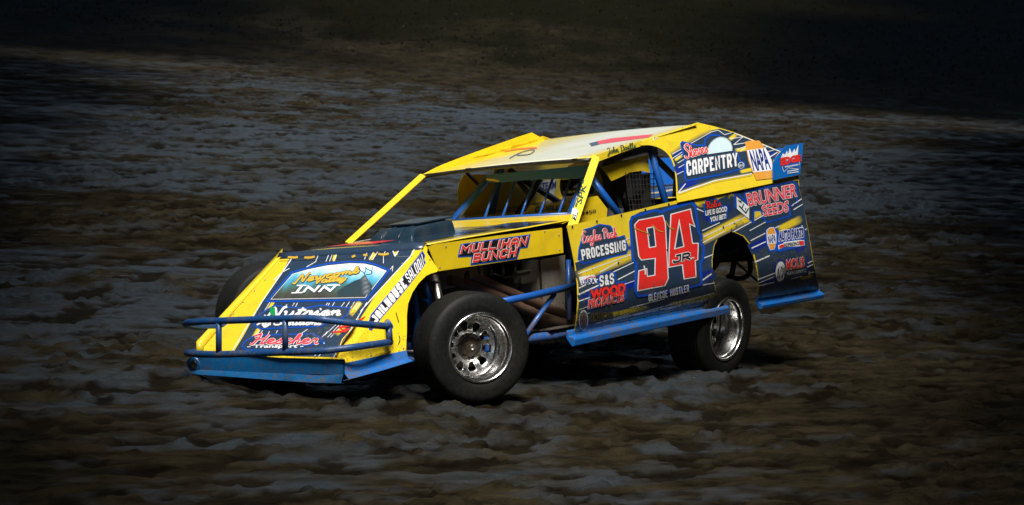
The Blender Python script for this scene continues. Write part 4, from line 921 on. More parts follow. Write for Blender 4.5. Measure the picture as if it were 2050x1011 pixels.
# --- nose
def z1(pts): return [(350 + x / 2.7327, 450 + y / 2.7327) for x, y in pts]
def zc(pts): return [(540 + x / 7.777, 490 + y / 7.777) for x, y in pts]
NOSE = [(563, 514), (575, 506), (842, 497), (849, 494), (690, 719), (560, 716), (408, 703), (408, 692), (468, 620)]
nose = shape('nose_panel', NOSE, S_NOSE, 0, 'yellow', car, step=20, thick=.004)
NN = [(586, 508), (700, 504), (826, 500), (822, 514), (790, 550), (754, 588), (720, 640), (672, 715), (600, 714), (466, 708), (488, 672), (524, 606), (563, 548)]
shape('dark_wrap', NN, S_NOSE, .0015, 'slate', nose, step=20)
lines('pinstripe', [((588, 508), (582, 522), 2), ((582, 522), (524, 606), 2), ((524, 606), (462, 709), 2), ((830, 500), (822, 514), 2), ((822, 514), (754, 588), 2), ((754, 588), (722, 624), 2), ((735, 606), (668, 716), 1.6), ((548, 562), (566, 545), 1.5), ((566, 545), (580, 538), 1.5),
    ((614, 535), (632, 525)), ((632, 525), (638, 510)), ((653, 524), (659, 509)), ((660, 524), (666, 509)), ((668, 524), (674, 510)), ((730, 520), (735, 507)), ((740, 521), (748, 505)), ((746, 521), (757, 504)), ((768, 528), (768, 512)), ((768, 512), (772, 503)), ((782, 540), (787, 533)), ((787, 533), (786, 544)),
    ((787, 503), (791, 514), 2), ((791, 514), (798, 503), 2), ((544, 600), (520, 640), 1.3), ((575, 610), (571, 616)), ((590, 607), (586, 613)), ((596, 607), (592, 615)), ((656, 607), (652, 614)), ((660, 607), (656, 615)), ((670, 606), (664, 616)), ((690, 606), (682, 616)), ((700, 605), (692, 617)), ((710, 605), (702, 618)), ((716, 606), (708, 620)), ((722, 606), (712, 622)),
    ((514, 668), (506, 680)), ((520, 662), (514, 672)), ((526, 662), (522, 670)), ((540, 664), (537, 670)), ((556, 662), (553, 668)), ((696, 640), (662, 676)), ((690, 640), (656, 676)), ((684, 640), (650, 672)), ((656, 664), (645, 676)), ((616, 660), (604, 668)), ((636, 706), (630, 714)), ((646, 706), (638, 714))], S_NOSE, .003, 'white', nose)
for a, b, w in [((752, 507), (740, 521), 9), ((672, 510), (667, 524), 8), ((722, 604), (700, 632), 14), ((700, 640), (672, 672), 12), ((548, 604), (530, 632), 8), ((520, 656), (500, 690), 10), ((792, 504), (793, 512), 9), ((620, 508), (614, 519), 10)]:
    fade('streak', a, b, w, S_NOSE, .0026, nose)
# painted scene in a blue frame
PIC = zc([(32, 855), (360, 470), (600, 400), (900, 340), (1250, 305), (1480, 312), (1640, 350), (1815, 420), (1490, 828)])
shape('picture_frame', PIC, S_NOSE, .0040, 'glow', nose, grow=6.0)
shape('picture_frame', PIC, S_NOSE, .0046, 'slate', nose, grow=3.2)
shape('picture_frame', PIC, S_NOSE, .0052, 'white', nose, grow=0.9)
def pic_col(x, y):
    t = (y - 530) / 70.0
    st = [(0, (.75, .85, .9)), (.18, (.55, .78, .88)), (.40, (.12, .46, .68)), (.55, (.07, .30, .42)), (.66, (.06, .16, .15)), (.8, (.07, .08, .06)), (1, (.05, .05, .05))]
    t = t + .05 * math.sin(x * .13) + .03 * math.sin(x * .41 + y * .2)
    for (a, ca), (b, cb) in zip(st, st[1:]):
        if t <= b:
            k = max(0, (t - a) / (b - a)); return tuple(p + (q - p) * k for p, q in zip(ca, cb))
    return st[-1][1]
shape('picture', PIC, S_NOSE, .0058, 'grad', nose, step=5, colors=pic_col)
shape('picture_deer', zc([(1060, 740), (1200, 640), (1330, 570), (1420, 540), (1470, 490), (1500, 480), (1540, 560), (1600, 640), (1590, 740), (1520, 800), (1060, 822)]), S_NOSE, .0064, 'grad', nose, step=4, colors=lambda x, y: tuple(c + .20 * max(0, 1 - abs(x - 732 - (y - 560) * .1) / 10) * (.6 + .4 * math.sin(y * .7 + x * .3)) for c in (.030, .055, .070)))
ribbon('picture_antler', [zc([(1490, 490), (1470, 450), (1420, 410), (1400, 360)]), zc([(1500, 480), (1580, 470), (1600, 430), (1520, 390), (1500, 355)]), zc([(1590, 460), (1600, 400), (1612, 355)]), zc([(1480, 460), (1500, 420), (1500, 360)])], 1.3, S_NOSE, .0070, 'slate', nose)
script('lettering', 'Newcomb', zc([(380, 620), (1400, 450), (1440, 360), (470, 480)]), 3.4, S_NOSE, .0092, 'gold', nose, edge=1.2, edge_mat='slate')
script('lettering', 'Valley', zc([(690, 620), (1190, 570), (1280, 470), (730, 530)]), 3.0, S_NOSE, .0092, 'gold', nose, edge=1.1, edge_mat='slate')
block('lettering', 'INN', zc([(385, 765), (960, 752), (1065, 650), (470, 657)]), S_NOSE, .0102, 'white', nose, t=.32, lw=1.35, gap=.28, edge=.06, edge_mat='slate')
ribbon('lettering_serif', [zc([(345, 768), (520, 762)]), zc([(430, 652), (580, 650)]), zc([(900, 648), (1105, 645)])], 2.4, S_NOSE, .0094, 'white', nose, smooth=0)
NUT = z1([(495, 470), (545, 440), (620, 450), (720, 455), (800, 440), (960, 455), (950, 500), (900, 520), (830, 545), (800, 560), (470, 575), (432, 555), (440, 510)])
shape('lettering_ground', NUT, S_NOSE, .0040, 'glow', nose)
shape('lettering_ground', NUT, S_NOSE, .0046, 'slate', nose, grow=-2.2)
script('lettering', 'Nutrien', z1([(500, 506), (905, 498), (950, 452), (520, 455)]), 4.4, S_NOSE, .0068, 'white', nose)
shape('leaf_mark', z1([(525, 455), (552, 460), (550, 505), (528, 500), (522, 480)]), S_NOSE, .0090, 'green', nose)
script('lettering', 'Ag Solutions', z1([(450, 552), (800, 552), (825, 526), (470, 522)]), 3.0, S_NOSE, .0068, 'white', nose)
HES = z1([(380, 640), (440, 605), (600, 600), (760, 596), (810, 625), (800, 655), (700, 668), (690, 690), (390, 690), (365, 668)])
shape('lettering_ground', HES, S_NOSE, .0040, 'glow', nose)
shape('lettering_ground', HES, S_NOSE, .0046, 'slate', nose, grow=-2.2)
script('lettering', 'Hescher', z1([(412, 655), (780, 655), (815, 602), (450, 604)]), 3.0, S_NOSE, .0068, 'pinkred', nose, edge=1.0)
lettering('lettering', '- Transport -', z1([(396, 682), (700, 682), (708, 658), (404, 662)]), S_NOSE, .0068, 'white', nose, bold=.03)
shape('number_piece', z1([(890, 562), (985, 548), (975, 560), (915, 568), (908, 575), (965, 570), (935, 592), (858, 594), (868, 586), (920, 582)]), S_NOSE, .0060, 'red', nose)
shape('number_piece', z1([(1010, 522), (1046, 502), (1040, 512), (1020, 526)]), S_NOSE, .0060, 'red', nose)
for st in ([(577, 516), (590, 517), (597, 516)], [(610, 517), (622, 517), (631, 515)], [(705, 516), (712, 513)], [(728, 512), (736, 512)], [(758, 510), (770, 511), (779, 509)]):
    ribbon('torn_tape', [st], 4.2, S_NOSE, .0060, 'tape', nose)
tube('nose_seam', [S_NOSE.hit(x, y, .001) for x, y in [(560, 523), (640, 521), (740, 517), (826, 513)]], .0022, 'black', nose, seg=6)
rivets([(531, 561), (510, 583), (487, 606), (468, 629)], S_NOSE, nose, rvl, 'pop_rivet', .6)
# turned-up fin on the far edge of the nose
S_NF = Surf(lambda p: p.y + .60); S_NF.flat = True
NFn = 16
fold = [S_NOSE.hit(565 - 157 * i / NFn, 513 + 181 * i / NFn, .003) for i in range(NFn + 1)]
outer = [S_NF.hit(566 - 173 * i / NFn, 498 + 186 * i / NFn) for i in range(NFn + 1)]
vs = fold + outer + [S_NF.hit(393, 703), S_NOSE.hit(408, 704, .003)]; m_ = NFn + 1
o = link('nose_fin', mesh('nose_fin', vs, [(i, i + 1, m_ + i + 1, m_ + i) for i in range(NFn)] + [(NFn, 2 * m_ + 1, 2 * m_, 2 * m_ - 1)]), 'yellow', car, True); s = o.modifiers.new('t', 'SOLIDIFY'); s.thickness = .003
# nose side, near
NSP = [(850.5, 485), (856, 496), (855, 506), (877, 539), (875, 544), (864, 547), (853, 552), (838, 567), (826, 585), (817, 608), (814.5, 632), (814.5, 660), (813, 703), (750, 716), (693, 728), (690, 718), (705, 696), (760, 618), (830, 520)]
nside = shape('nose_side', NSP, S_NSIDE, 0, 'yellow_deep', car, thick=.004)
JH = [(846, 502), (851, 512), (849, 520), (852, 526), (846, 536), (812, 580), (766, 634), (744, 662), (738, 660), (737, 646), (742, 630), (800, 562)]
shape('lettering_ground', JH, S_NSIDE, .002, 'glow', nside)
shape('lettering_ground', JH, S_NSIDE, .003, 'black', nside, grow=-2.0)
block('lettering', 'JAILHOUSE', [(752, 648), (815, 574), (804, 556), (740, 638)], S_NSIDE, .005, 'white', nside, t=.27, lw=.58, gap=.1)
block('lettering', 'SALOON', [(819, 568), (849, 532), (844, 509), (809, 552)], S_NSIDE, .005, 'white', nside, t=.13, lw=.42, gap=.1)
rivets([(742, 712), (780, 704), (807, 698), (805, 528), (860, 520)], S_NSIDE, nside, rvl, 'pop_rivet', .7)
for st, mt in (([(792, 626), (796, 640), (798, 646)], 'black'), ([(798, 672), (800, 680), (797, 690)], 'black')): ribbon('scrape', [st], 1.6, S_NSIDE, .004, mt, nside)
plate('nose_side', [(1.25, -.575, .935), (2.13, -.585, .415), (1.80, -.64, .40), (1.48, -.60, .66), (1.2, -.585, .72)], 'yellow', car)
# bent lip at the near lower corner of the nose
lip = [S_NOSE.hit(672, 712, .004), S_NOSE.hit(690, 684, .012), S_NOSE.hit(716, 650, .02), S_NOSE.hit(722, 645, .03), S_NOSE.hit(712, 672, .055), S_NOSE.hit(692, 692, .05), S_NOSE.hit(676, 716, .02)]
plate('bent_nose_lip', lip, 'yellow', car)
# --- blue valance
S_VAL = Surf(lambda p: p.x - .05 * p.y - 2.185 + .02 * (p.y / .6) ** 2); S_VAL.flat = True
shape('front_valance', [(386, 715), (408, 712), (560, 717), (686, 722), (688, 750), (560, 748), (401, 741), (384, 738)], S_VAL, 0, 'valance', car, thick=.004, step=40)
vl = [S_VAL.hit(x, y) for x, y in [(384, 738), (401, 741), (480, 745), (560, 748), (640, 752), (688, 750)]]
vb = [S_VAL.hit(x, y, .035) for x, y in [(390, 746), (405, 748), (480, 753), (560, 759), (635, 764), (690, 765)]]
vr = [p + Vector((-.03, 0, -.006)) for p in vb]
vs = vl + vb + vr; o = link('valance_lip', mesh('valance_lip', vs, [(i, i + 1, i + 7, i + 6) for i in range(5)] + [(i + 6, i + 7, i + 13, i + 12) for i in range(5)]), 'valance', car); s = o.modifiers.new('t', 'SOLIDIFY'); s.thickness = .004
vl = [S_NSIDE.hit(x, y, .003) for x, y in [(689, 728), (750, 715), (813, 702)]] ; vm = [S_NSIDE.hit(x, y, .006) for x, y in [(689, 750), (752, 734), (815, 718)]]; vb = [S_NSIDE.hit(x, y, .045) for x, y in [(690, 765), (755, 748), (819, 729)]]
vr = [p + Vector((0, -.04, -.006)) for p in vb]
vs = vl + vm + vb + vr
o = link('side_valance', mesh('side_valance', vs, [(3 * r + i, 3 * r + i + 1, 3 * r + i + 4, 3 * r + i + 3) for r in range(3) for i in range(2)]), 'blue', car); s = o.modifiers.new('t', 'SOLIDIFY'); s.thickness = .004
cc = S_VAL.hit(393, 729)
vs = []; seg = 20
tube('valance_end', [cc + Vector((.02, -.01, 0)), cc + Vector((-.12, -.03, .02)), cc + Vector((-.5, -.05, .06))], .045, 'valance', car, seg=16)
tube('valance_end_bore', [cc + Vector((.015, -.01, 0)), cc + Vector((.024, -.01, 0))], .030, 'black', car, seg=16)
# --- front bumper
bup = [Vector((1.80, -.50, .56)), AX(412, 654, 2.02), AX(376, 650, 2.15), AX(374, 647, 2.22), AX(390, 645, 2.31), AX(438, 642.5, 2.36), AX(520, 639.5, 2.37), AX(606, 637, 2.38), AX(640, 639, 2.37), AX(660, 641.5, 2.34), AY(716, 648, .71), AY(780, 653.5, .735)]
bupper = tube('bumper_tube', bup, .0215, 'bumper', car, seg=14, smooth_path=4)
blo = [Vector((1.85, -.62, .46)), AX(398, 704, 2.06), AX(377, 706, 2.17), AX(377, 707, 2.23), AX(392, 708.5, 2.31), AX(438, 709.5, 2.36), AX(520, 707, 2.37), AX(606, 704, 2.38), AX(640, 702.5, 2.37), AX(664, 700.5, 2.34), AY(716, 694, .71), AY(782, 684.5, .735)]
blower = tube('bumper_tube', blo, .0215, 'bumper', car, seg=14, smooth_path=4)
tube('bumper_upright', [bup[5], blo[5]], .019, 'bumper', car)
tube('bumper_upright', [AX(571, 638, 2.378), AX(571, 706, 2.378)], .019, 'bumper', car)
tube('bumper_upright', [bup[-1] + Vector((.01, 0, 0)), blo[-1] + Vector((.01, 0, 0))], .0205, 'bumper', car)
tube('bumper_mount', [AY(781, 654, .735), AY(783, 654, .735) + Vector((-.1, -.1, .02))], .02, 'tube', car)

# ------------------------------------------------------------------ wheels
def ring_sector_disc():
    """wheel centre: dished disc with ten D-shaped windows"""
    R0, R1 = .060, .178; wi, wo = .100, .155; nH = 10; sub = 8
    bm = bmesh.new()
    def dish(r): return -.004 - .03 * max(0, 1 - abs(r - .13) / .07)
    seg = nH * sub; rad = [R0, .082, wi, .118, .137, wo, R1]
    V = [[bm.verts.new((r * math.cos(2 * math.pi * k / seg), 0, r * math.sin(2 * math.pi * k / seg))) for k in range(seg)] for r in rad]
    for i, r in enumerate(rad):
        for k in range(seg):
            V[i][k].co.y = {0: .016, 1: .016, 2: -.002, 3: -.006, 4: -.006, 5: -.002, 6: .010}[i]
            if 2 <= i <= 5:
                f = (k % sub)
                if f in (2, sub - 2):           # rounded window corners: narrow at the hub
                    sh = {2: .5, 3: .1, 4: -.45, 5: .15}[i]
                    a = 2 * math.pi * (k + (sh if f == 2 else -sh)) / seg
                    V[i][k].co.x, V[i][k].co.z = r * math.cos(a), r * math.sin(a)
    for i in range(len(rad) - 1):
        for k in range(seg):
            if 2 <= i <= 4 and (k % sub) in range(2, sub - 2): continue
            bm.faces.new((V[i][k], V[i][(k + 1) % seg], V[i + 1][(k + 1) % seg], V[i + 1][k]))
    bmesh.ops.recalc_face_normals(bm, faces=bm.faces)
    me = bpy.data.meshes.new('wheel_centre'); bm.to_mesh(me); bm.free(); return me
disc_me = ring_sector_disc()
def make_wheel(cpx, spin, steer, camber, depth=.18, zc_=.335, push=0.0):
    """wheel with the outer face towards local +Y"""
    o, d = wray(*cpx); c = o + d * ((zc_ - o.z) / d.z + push)
    m = Matrix.Translation(c) @ Matrix.Rotation(YAW + steer, 4, 'Z') @ Matrix.Rotation(camber, 4, 'X') @ Matrix.Rotation(spin, 4, 'Y')
    w = bpy.data.objects.new('wheel', None); COL.objects.link(w); w.parent = car; w.matrix_parent_inverse = Matrix(); w.matrix_local = BI @ m; w.empty_display_size = .1
    prof = [(.205, .128), (.212, .134), (.228, .140), (.250, .143), (.275, .143), (.300, .139), (.318, .133), (.329, .125), (.335, .117)]
    for g in np.linspace(.105, -.105, 13):
        prof += [(.3395 - 1.5 * abs(g) ** 3 , g + .006), (.3395 - 1.5 * abs(g) ** 3, g - .006), (.3375 - 1.5 * abs(g) ** 3, g - .0065), (.3375 - 1.5 * abs(g) ** 3, g - .0095)]
    prof += [(.335, -.117), (.329, -.125), (.318, -.133), (.300, -.139), (.275, -.142), (.250, -.143), (.228, -.140), (.212, -.134), (.205, -.128), (.19, -.12), (.19, .12)]
    ty = lathe('tyre', prof, 'rubber', w, 80, closed=True)
    rim = [(.178, -.046), (.178, .0), (.174, .012), (.174, .06), (.182, .078), (.184, .10), (.190, .116), (.199, .124), (.2075, .128), (.2135, .135), (.2125, .142), (.207, .143), (.203, .136), (.198, .130)]
    rm = lathe('rim', rim, 'chrome', w, 96); md = rm.modifiers.new('t', 'SOLIDIFY'); md.thickness = .003; md.offset = 1
    lathe('rim_barrel', [(.176, -.05), (.172, -.09), (.185, -.13)], 'blackmetal', w, 48)
    dc = link('wheel_centre', disc_me.copy(), 'chrome', w, True); dc.location = (0, .136 - depth, 0)
    md = dc.modifiers.new('t', 'SOLIDIFY'); md.thickness = .005; md.offset = -1
    md = dc.modifiers.new('b', 'BEVEL'); md.width = .0025; md.segments = 2; md.limit_method = 'ANGLE'
    y0 = .136 - depth
    lathe('hub', [(.062, y0 + .008), (.060, y0 + .03), (.052, y0 + .036), (.040, y0 + .036), (.038, y0 + .05), (.030, y0 + .056), (.0, y0 + .056)], 'hub', w, 32)
    lathe('hub_cap', [(.020, y0 + .05), (.019, y0 + .066), (.012, y0 + .072), (0, y0 + .073)], 'steel', w, 20)
    lathe('brake_rotor', [(.14, y0 - .07), (.14, y0 - .05), (.05, y0 - .05), (.05, y0 - .07)], 'hub', w, 32, closed=True)
    for k in range(5):
        a = 2 * math.pi * k / 5 + .3
        n_ = lathe('lug_nut', [(.0, y0 + .046), (.011, y0 + .044), (.0125, y0 + .03), (.0125, y0 + .014)], 'hub', w, 6, smooth=False); n_.location = (.074 * math.cos(a), -.004, .074 * math.sin(a))
    tube('valve_stem', [(.178 * math.cos(2.0), y0 + .02, .178 * math.sin(2.0)), (.168 * math.cos(2.0), y0 + .05, .168 * math.sin(2.0))], .004, 'black', w, seg=6)
    return w, c
wLF, cLF = make_wheel((943, 694), R(14), R(-30), R(4.5))
st = link('wheel_sticker', mesh('wheel_sticker', [(-.012, 0, -.006), (.012, 0, -.006), (.012, 0, .006), (-.012, 0, .006)], [(0, 1, 2, 3)]), 'red', wLF); st.location = (.0, .136 - .18 + .018, 0)
wLR, cLR = make_wheel((1421, 654), R(33), R(0), R(0), push=.30)
wRF, cRF = make_wheel((543, 632), R(5), R(180 - 29), R(-3))
wRR, cRR = make_wheel((1060, 612), R(5), R(180), R(0))

# ------------------------------------------------------------------ chassis, engine bay, suspension
def bpt(w): return BI @ Vector(w)
LF_, LR_, RF_, RR_ = bpt(cLF), bpt(cLR), bpt(cRF), bpt(cRR)
lat = (LR_ - RR_).normalized()
tube('rear_axle', [LR_ - lat * .12, RR_ + lat * .12], .04, 'blackmetal', car)
rd = (LR_ + RR_) / 2
lathe_ = tube('differential', [rd + Vector((.16, 0, 0)), rd + Vector((.08, 0, 0)), rd, rd - Vector((.13, 0, 0))], .11, 'blackmetal', car, seg=16, r2=.13)
tube('shock_absorber_body', [AY(869, 552, .56), AY(880, 603, .60), AY(883, 640, .62)], .026, 'steel', car, seg=16)
tube('shock_absorber_rod', [AY(864, 530, .55), AY(869, 552, .56)], .017, 'blackmetal', car)
for a, b in (((871, 566), (871.6, 569)), ((876, 584), (876.6, 587))):
    tube('shock_absorber_ring', [AY(*a, .572), AY(*b, .576)], .0275, 'blackmetal', car, seg=16)
tube('upper_arm', [AY(880, 640, .62), AY(858, 604, .45), AY(835, 600, .3)], .014, 'tube', car)
tube('lower_arm', [LF_ + Vector((0, -.12, -.12)), Vector((1.5, .3, .30))], .018, 'tube', car)
tube('lower_arm', [LF_ + Vector((0, -.12, -.12)), Vector((1.15, .3, .30))], .018, 'tube', car)
tube('front_hoop', [AY(828, 582, .42), AY(836, 640, .42), AY(830, 690, .42)], .02, 'tube', car)
tube('front_hoop', [AY(852, 566, .42), AY(864, 612, .44)], .017, 'tube', car)
tube('spindle', [LF_ + Vector((0, -.02, 0)), LF_ + Vector((-.03, -.16, 0))], .04, 'hub', car)
tube('tie_rod', [LF_ + Vector((.1, -.14, -.02)), Vector((1.5, -.2, .36))], .012, 'blackmetal', car)
def far_arms():
    tube('lower_arm', [RF_ + Vector((0, .12, -.1)), Vector((1.4, -.3, .34))], .018, 'tube', car)
far_arms()
box('front_crossmember', (1.5, -.36, .30), (1.62, .36, .40), 'tube', car, .01)
for sg in (1, -1):
    tube('frame_rail', [Vector((2.1, .33 * sg, .42)), Vector((1.5, .33 * sg, .36)), Vector((.9, .36 * sg, .25)), Vector((.1, .62 * sg, .23)), Vector((-1.0, .64 * sg, .24)), Vector((-1.25, .5 * sg, .5)), Vector((-2.4, .48 * sg, .55))], .03, 'tube', car)
tube('brace_tube', [AY(985, 608, .60), AY(1060, 593, .62), AY(1158, 570, .64)], .0235, 'tube', car)
tube('brace_tube', [AY(1110, 588, .61), AY(1084, 625, .60), AY(1052, 672, .58)], .017, 'tube', car)
tube('cage_upright', [AY(1138, 520, .62), AY(1139, 575, .62), AY(1140, 640, .62)], .017, 'tube', car)
box('footwell_rail', AY(1010, 690, .5) - Vector((.25, .03, .02)), AY(1010, 690, .5) + Vector((.22, .03, .07)), 'tube', car)
solid('firewall', [AX(1044, 520, .02), AX(1079, 520, .02), AX(1084, 606, .02), AX(1082, 688, .02), AX(1040, 692, .02)], (-.004, 0, 0), 'tin', car)
solid('firewall', [Vector((.012, .1, .28)), Vector((.012, -.6, .28)), Vector((.012, -.6, .92)), Vector((.012, .1, .92))], (-.004, 0, 0), 'tin', car)
solid('footwell_side', [AX(1082, 520, .0), AX(1082, 690, .0), AY(1122, 690, .62) + Vector((-.2, -.1, 0)), AY(1122, 515, .62) + Vector((-.2, -.1, 0))], (0, -.004, 0), 'tin', car)
solid('footwell_edge', [AX(1078, 522, .023), AX(1081, 522, .023), AX(1086, 606, .023), AX(1083, 606, .023)], (0, .004, 0), 'steel', car)
# engine
eng = box('engine_block', (.30, -.24, .36), (.98, .20, .70), 'blackmetal', car, .02)
for sg in (1, -1):
    box('cylinder_head', (.34, .16 * sg - .06 + .1 * sg, .62), (.92, .16 * sg + .06 + .1 * sg, .74), 'tin', eng, .012)
    box('valve_cover', (.36, .15 * sg - .05 + .06 * sg, .74), (.90, .15 * sg + .05 + .06 * sg, .81), 'blackmetal', eng, .02)
box('intake', (.46, -.1, .70), (.84, .1, .86), 'tin', eng, .015)
lathe('air_cleaner', [(0, .0), (.17, .0), (.17, .05), (0, .05)], 'blackmetal', eng, 24)
bpy.data.objects['air_cleaner'].rotation_euler = (R(90), 0, 0); bpy.data.objects['air_cleaner'].location = (.62, 0, .86)
box('starter', AY(1048, 552, .42) - Vector((.06, .04, .05)), AY(1048, 552, .42) + Vector((.07, .04, .035)), 'tin', eng, .012)
tube('oil_line', [AY(986, 548, .44), AY(1012, 556, .46), AY(1060, 545, .46)], .008, 'blackmetal', eng)
for k in range(4):
    tube('plug_boot', [AY(958 + 24 * k, 534 - 3 * k, .40), AY(960 + 24 * k, 556 - 3 * k, .42)], .010, 'hub', eng)
for a in ([(935, 552), (965, 562), (1020, 585), (1085, 611), (1150, 637)], [(900, 560), (960, 578), (1018, 603), (1080, 632), (1146, 651)]):
    tube('exhaust_header', [AY(x, y, .42 + .03 * i) for i, (x, y) in enumerate(a)], .032, 'rust', eng, smooth_path=3)
tube('exhaust_header', [AY(1146, 645, .56), Vector((-.9, .60, .26)), Vector((-1.2, .55, .28))], .045, 'rust', eng)
box('radiator', (1.52, -.34, .40), (1.58, .34, .68), 'blackmetal', car, .01)
box('fuel_cell', (-2.35, -.35, .42), (-1.75, .35, .78), 'blackmetal', car, .02)

# ------------------------------------------------------------------ roll cage and windscreen bars
ws = lambda x, y: plane_ws.hit(x, y)
plane_ws = Surf(lambda p: p.x + .49 + 1.15 * (p.z - .975)); 
cage = [tube('windscreen_tube', [ws(906, 443), ws(980, 354)], .024, 'tube', car), tube('windscreen_tube', [ws(1142, 428), ws(1178, 338)], .024, 'tube', car)]
tube('lower_screen_bar', [ws(905, 442), ws(1020, 435), ws(1145, 428)], .0125, 'tube', car)
for a, b in (((970, 437), (996, 362)), ((1006, 434), (1033, 360)), ((1043, 432), (1070, 358)), ((1080, 430), (1107, 356)), ((1118, 429), (1144, 354))):
    tube('screen_bar', [ws(*a), ws(*b)], .0085, 'tube', car, seg=8)
S_HD = Surf(lambda p: p.x + .49 + .75 * (p.z - .975) - .04); S_HD.flat = True
shape('header_plate', [(972, 350), (1080, 340), (1180, 330), (1168, 356), (1100, 358), (1040, 361), (1000, 365), (973, 363)], S_HD, 0, 'blue', car, thick=.004)
shape('scraped_paint', [(974, 358), (990, 359), (1000, 362), (999, 365), (986, 363), (975, 361)], S_HD, .003, 'yellow', car)
tube('cage_door_brace', [AY(1180, 352, .60), AY(1205, 385, .66), AY(1244, 436, .74)], .0235, 'tube', car)
tube('main_hoop', [AY(1302, 296, .60), AY(1306, 312, .62), AY(1334, 412, .72)], .024, 'tube', car)
tube('main_hoop', [Pm(AY(1302, 296, .60)), Pm(AY(1306, 312, .62)), Pm(AY(1334, 412, .72))], .024, 'tube', car)
tube('hoop_top', [AY(1302, 296, .60), Pm(AY(1302, 296, .60))], .024, 'blackmetal', car)
box('cage_gusset', AY(1308, 303, .60) - Vector((.03, .02, .03)), AY(1308, 303, .60) + Vector((.03, .02, .03)), 'black', car)
tube('rear_brace', [AY(1314, 318, .60), AY(1354, 358, .60), AY(1352, 396, .60)], .022, 'blackmetal', car)
tube('rear_brace', [Pm(AY(1314, 318, .60)), Pm(AY(1354, 358, .60)) + Vector((-.4, 0, -.15))], .022, 'blackmetal', car)
tube('cage_brace', [AX(935, 346, -1.0), AX(960, 372, -.9)], .012, 'blackmetal', car)
tube('cage_brace', [AX(1036, 360, -1.25), AX(1060, 390, -1.2)], .018, 'blackmetal', car)
tube('cage_brace', [AX(1082, 358, -1.25), AX(1062, 392, -1.2), AX(1034, 432, -1.1)], .022, 'blackmetal', car)
# tubes seen through the rear wheel opening
y_ = .46
tube('rear_cage_tube', [AY(1478, 470, y_), AY(1492, 500, y_), AY(1502, 530, y_), AY(1498, 550, y_), AY(1480, 558, y_), AY(1458, 553, y_)], .018, 'blackmetal', car, smooth_path=4)
tube('rear_cage_tube', [AY(1478, 468, y_), AY(1472, 510, y_), AY(1464, 556, y_)], .020, 'blackmetal', car)
tube('rear_cage_tube', [AY(1420, 548, y_), AY(1470, 478, y_)], .018, 'blackmetal', car)
tube('rear_cage_tube', [AY(1420, 482, y_), AY(1500, 470, y_)], .018, 'blackmetal', car)
tube('rear_cage_tube', [AY(1432, 488, .55), AY(1520, 566, .55)], .008, 'blackmetal', car)
# window shade
S_SH = Surf(lambda p: p.y - .60); S_SH.flat = True
shape('window_shade', [(1203, 335), (1250, 321), (1297, 311), (1301, 346), (1283, 342), (1262, 345), (1241, 355), (1224, 362.5), (1214, 347)], S_SH, 0, 'yellow_deep', car, thick=.003)

# ------------------------------------------------------------------ seat and driver
hc = AY(1165, 369, .30)                                            # helmet centre
def seat():
    bx = hc.x - .20; yc = .32
    pts = []
    def back(u, v):
        a = (v - .5) * 2
        return Vector((bx - .10 + .16 * a * a - .06 * u, yc + .25 * a, .40 + .86 * u))
    s = grid('seat', back, 10, 12, 'seat', car, th=.012)
    for sg in (-1, 1):
        grid('head_support', lambda u, v: Vector((bx - .10 + .16 * u, yc + sg * (.25 - .015 * math.sin(math.pi * u)), 1.02 + .20 * v - .04 * u)), 4, 4, 'seat', s, th=.03)
    # window-net mesh beside the headrest
    V, F = [], []
    return s
seat_o = seat()
def net():
    S_N = Surf(lambda p: p.y - .60)
    st = []
    for k in range(9): st.append([(1252 + 7 * k, 345), (1262 + 6 * k, 422)])
    for k in range(8): st.append([(1252 + k, 350 + 10 * k), (1312, 348 + 10 * k)])
    ribbon('window_net', st, 1.7, S_N, 0, 'seat', car, smooth=0)
net()
solid('seat_belt_post', [AY(1222, 362, .5), AY(1229, 362, .5), AY(1252, 424, .5), AY(1244, 426, .5)], (0, -.01, 0), 'seat', car)
shape('seat_side', [(1258, 352), (1300, 346), (1306, 420), (1262, 428), (1252, 396)], Surf(lambda p: p.y - .54), 0, 'seat', car, thick=.02)
wheel_c = Vector((hc.x + .40, .30, .78))
sw = bpy.data.meshes.new('steering_wheel'); bm = bmesh.new()
o_sw = tube('steering_wheel', [wheel_c + Vector((.07 * math.cos(a), .17 * math.sin(a), .155 * math.cos(a))) for a in [2 * math.pi * k / 28 for k in range(29)]], .014, 'seat', car)
tube('steering_column', [wheel_c, wheel_c + Vector((.7, 0, -.25))], .018, 'blackmetal', car)
for k in range(3):
    a = 2 * math.pi * k / 3 + .5; tube('spoke', [wheel_c, wheel_c + Vector((.07 * math.cos(a), .17 * math.sin(a), .155 * math.cos(a)))], .008, 'blackmetal', o_sw)
bpy.data.meshes.remove(sw); bm.free()
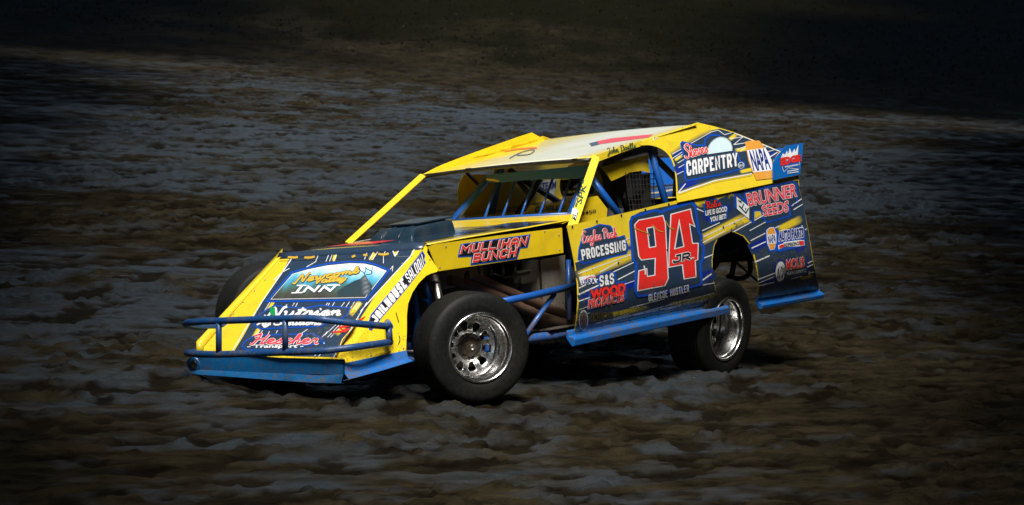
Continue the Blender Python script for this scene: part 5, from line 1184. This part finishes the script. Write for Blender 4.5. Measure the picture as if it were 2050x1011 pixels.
def driver():
    B = BM
    root_l = Vector((hc.x - .04, .30, .36))
    p = bpy.data.objects.new('person', None); COL.objects.link(p); p.matrix_world = BM @ Matrix.Translation(root_l); p.empty_display_size = .1
    tag(p, 'driver in cream helmet strapped into the cockpit of the race car', 'person')
    def L(v): return Vector(v) - root_l
    h = hc
    J, E_, Rr = [], [], []
    def add(v, r, par=None):
        J.append(L(v)); Rr.append(r)
        if par is not None: E_.append((par, len(J) - 1))
        return len(J) - 1
    pel = add((h.x - .06, .30, .46), .15); ch = add((h.x - .06, .30, .72), .165, pel); sh = add((h.x - .04, .30, .90), .12, ch); nk = add((h.x - .01, .30, .99), .065, sh); add((h.x, .30, 1.08), .07, nk)
    for sg in (-1, 1):
        s_ = add((h.x - .04, .30 + .18 * sg, .90), .075, sh); e_ = add((h.x + .16, .30 + .25 * sg, .72), .055, s_); w_ = add(wheel_c + Vector((-.05, .17 * sg, .0)), .036, e_)
        pm = add(wheel_c + Vector((-.01, .172 * sg, .012)), .03, w_)
        for f in range(4):
            k1 = add(wheel_c + Vector((.022, (.165 + .02) * sg, .045 - .024 * f)), .010, pm); k2 = add(wheel_c + Vector((.03, (.165 - .02) * sg, .045 - .024 * f)), .009, k1); add(wheel_c + Vector((.002, (.165 - .028) * sg, .045 - .024 * f)), .008, k2)
        t1 = add(wheel_c + Vector((-.012, .14 * sg, .03)), .011, pm); add(wheel_c + Vector((.01, .135 * sg, .05)), .009, t1)
        hp = add((h.x + .02, .30 + .10 * sg, .44), .10, pel); kn = add((h.x + .46, .30 + .12 * sg, .58), .072, hp); an = add((h.x + .84, .30 + .10 * sg, .36), .05, kn); add((h.x + .95, .30 + .10 * sg, .42), .045, an)
    me = bpy.data.meshes.new('body'); me.from_pydata(J, E_, []); me.update()
    o = link('body', me, 'suit', p)
    md = o.modifiers.new('skin', 'SKIN'); md.use_smooth_shade = True
    for i, sv in enumerate(me.skin_vertices[0].data): sv.radius = (Rr[i], Rr[i]); sv.use_root = (i == 0)
    o.modifiers.new('sub', 'SUBSURF').levels = 1
    # helmet, turned a little to the driver's right
    bm = bmesh.new(); bmesh.ops.create_uvsphere(bm, u_segments=40, v_segments=26, radius=1)
    for v in bm.verts:
        x, y, z = v.co
        k = 1.0 + (.16 * max(0, x) * max(0, -z + .1))          # chin bar
        v.co = Vector((x * .160 * k, y * .130, z * .150 + (-.02 if z < -.4 else 0)))
    hm = bpy.data.meshes.new('helmet'); bm.to_mesh(hm); bm.free()
    ho = link('helmet', hm, 'helmet', p, True); ho.location = L(h); ho.rotation_euler = (0, 0, R(-6))
    # visor: a strip of the shell in front of the eyes
    vs, fs = [], []
    nu, nv = 16, 6
    for i in range(nu + 1):
        a = R(-78 + 156 * i / nu)
        for j in range(nv + 1):
            zz = -.42 + .72 * j / nv; rr = math.sqrt(max(.02, 1 - zz * zz))
            x, y = math.cos(a) * rr, math.sin(a) * rr; k = 1.0 + (.16 * max(0, x) * max(0, -zz + .1))
            vs.append((x * .160 * k * 1.025, y * .130 * 1.025, zz * .150))
    for i in range(nu):
        for j in range(nv): fs.append((i * (nv + 1) + j, (i + 1) * (nv + 1) + j, (i + 1) * (nv + 1) + j + 1, i * (nv + 1) + j + 1))
    vo = link('visor', mesh('visor', vs, fs), 'visor', ho, True)
driver()
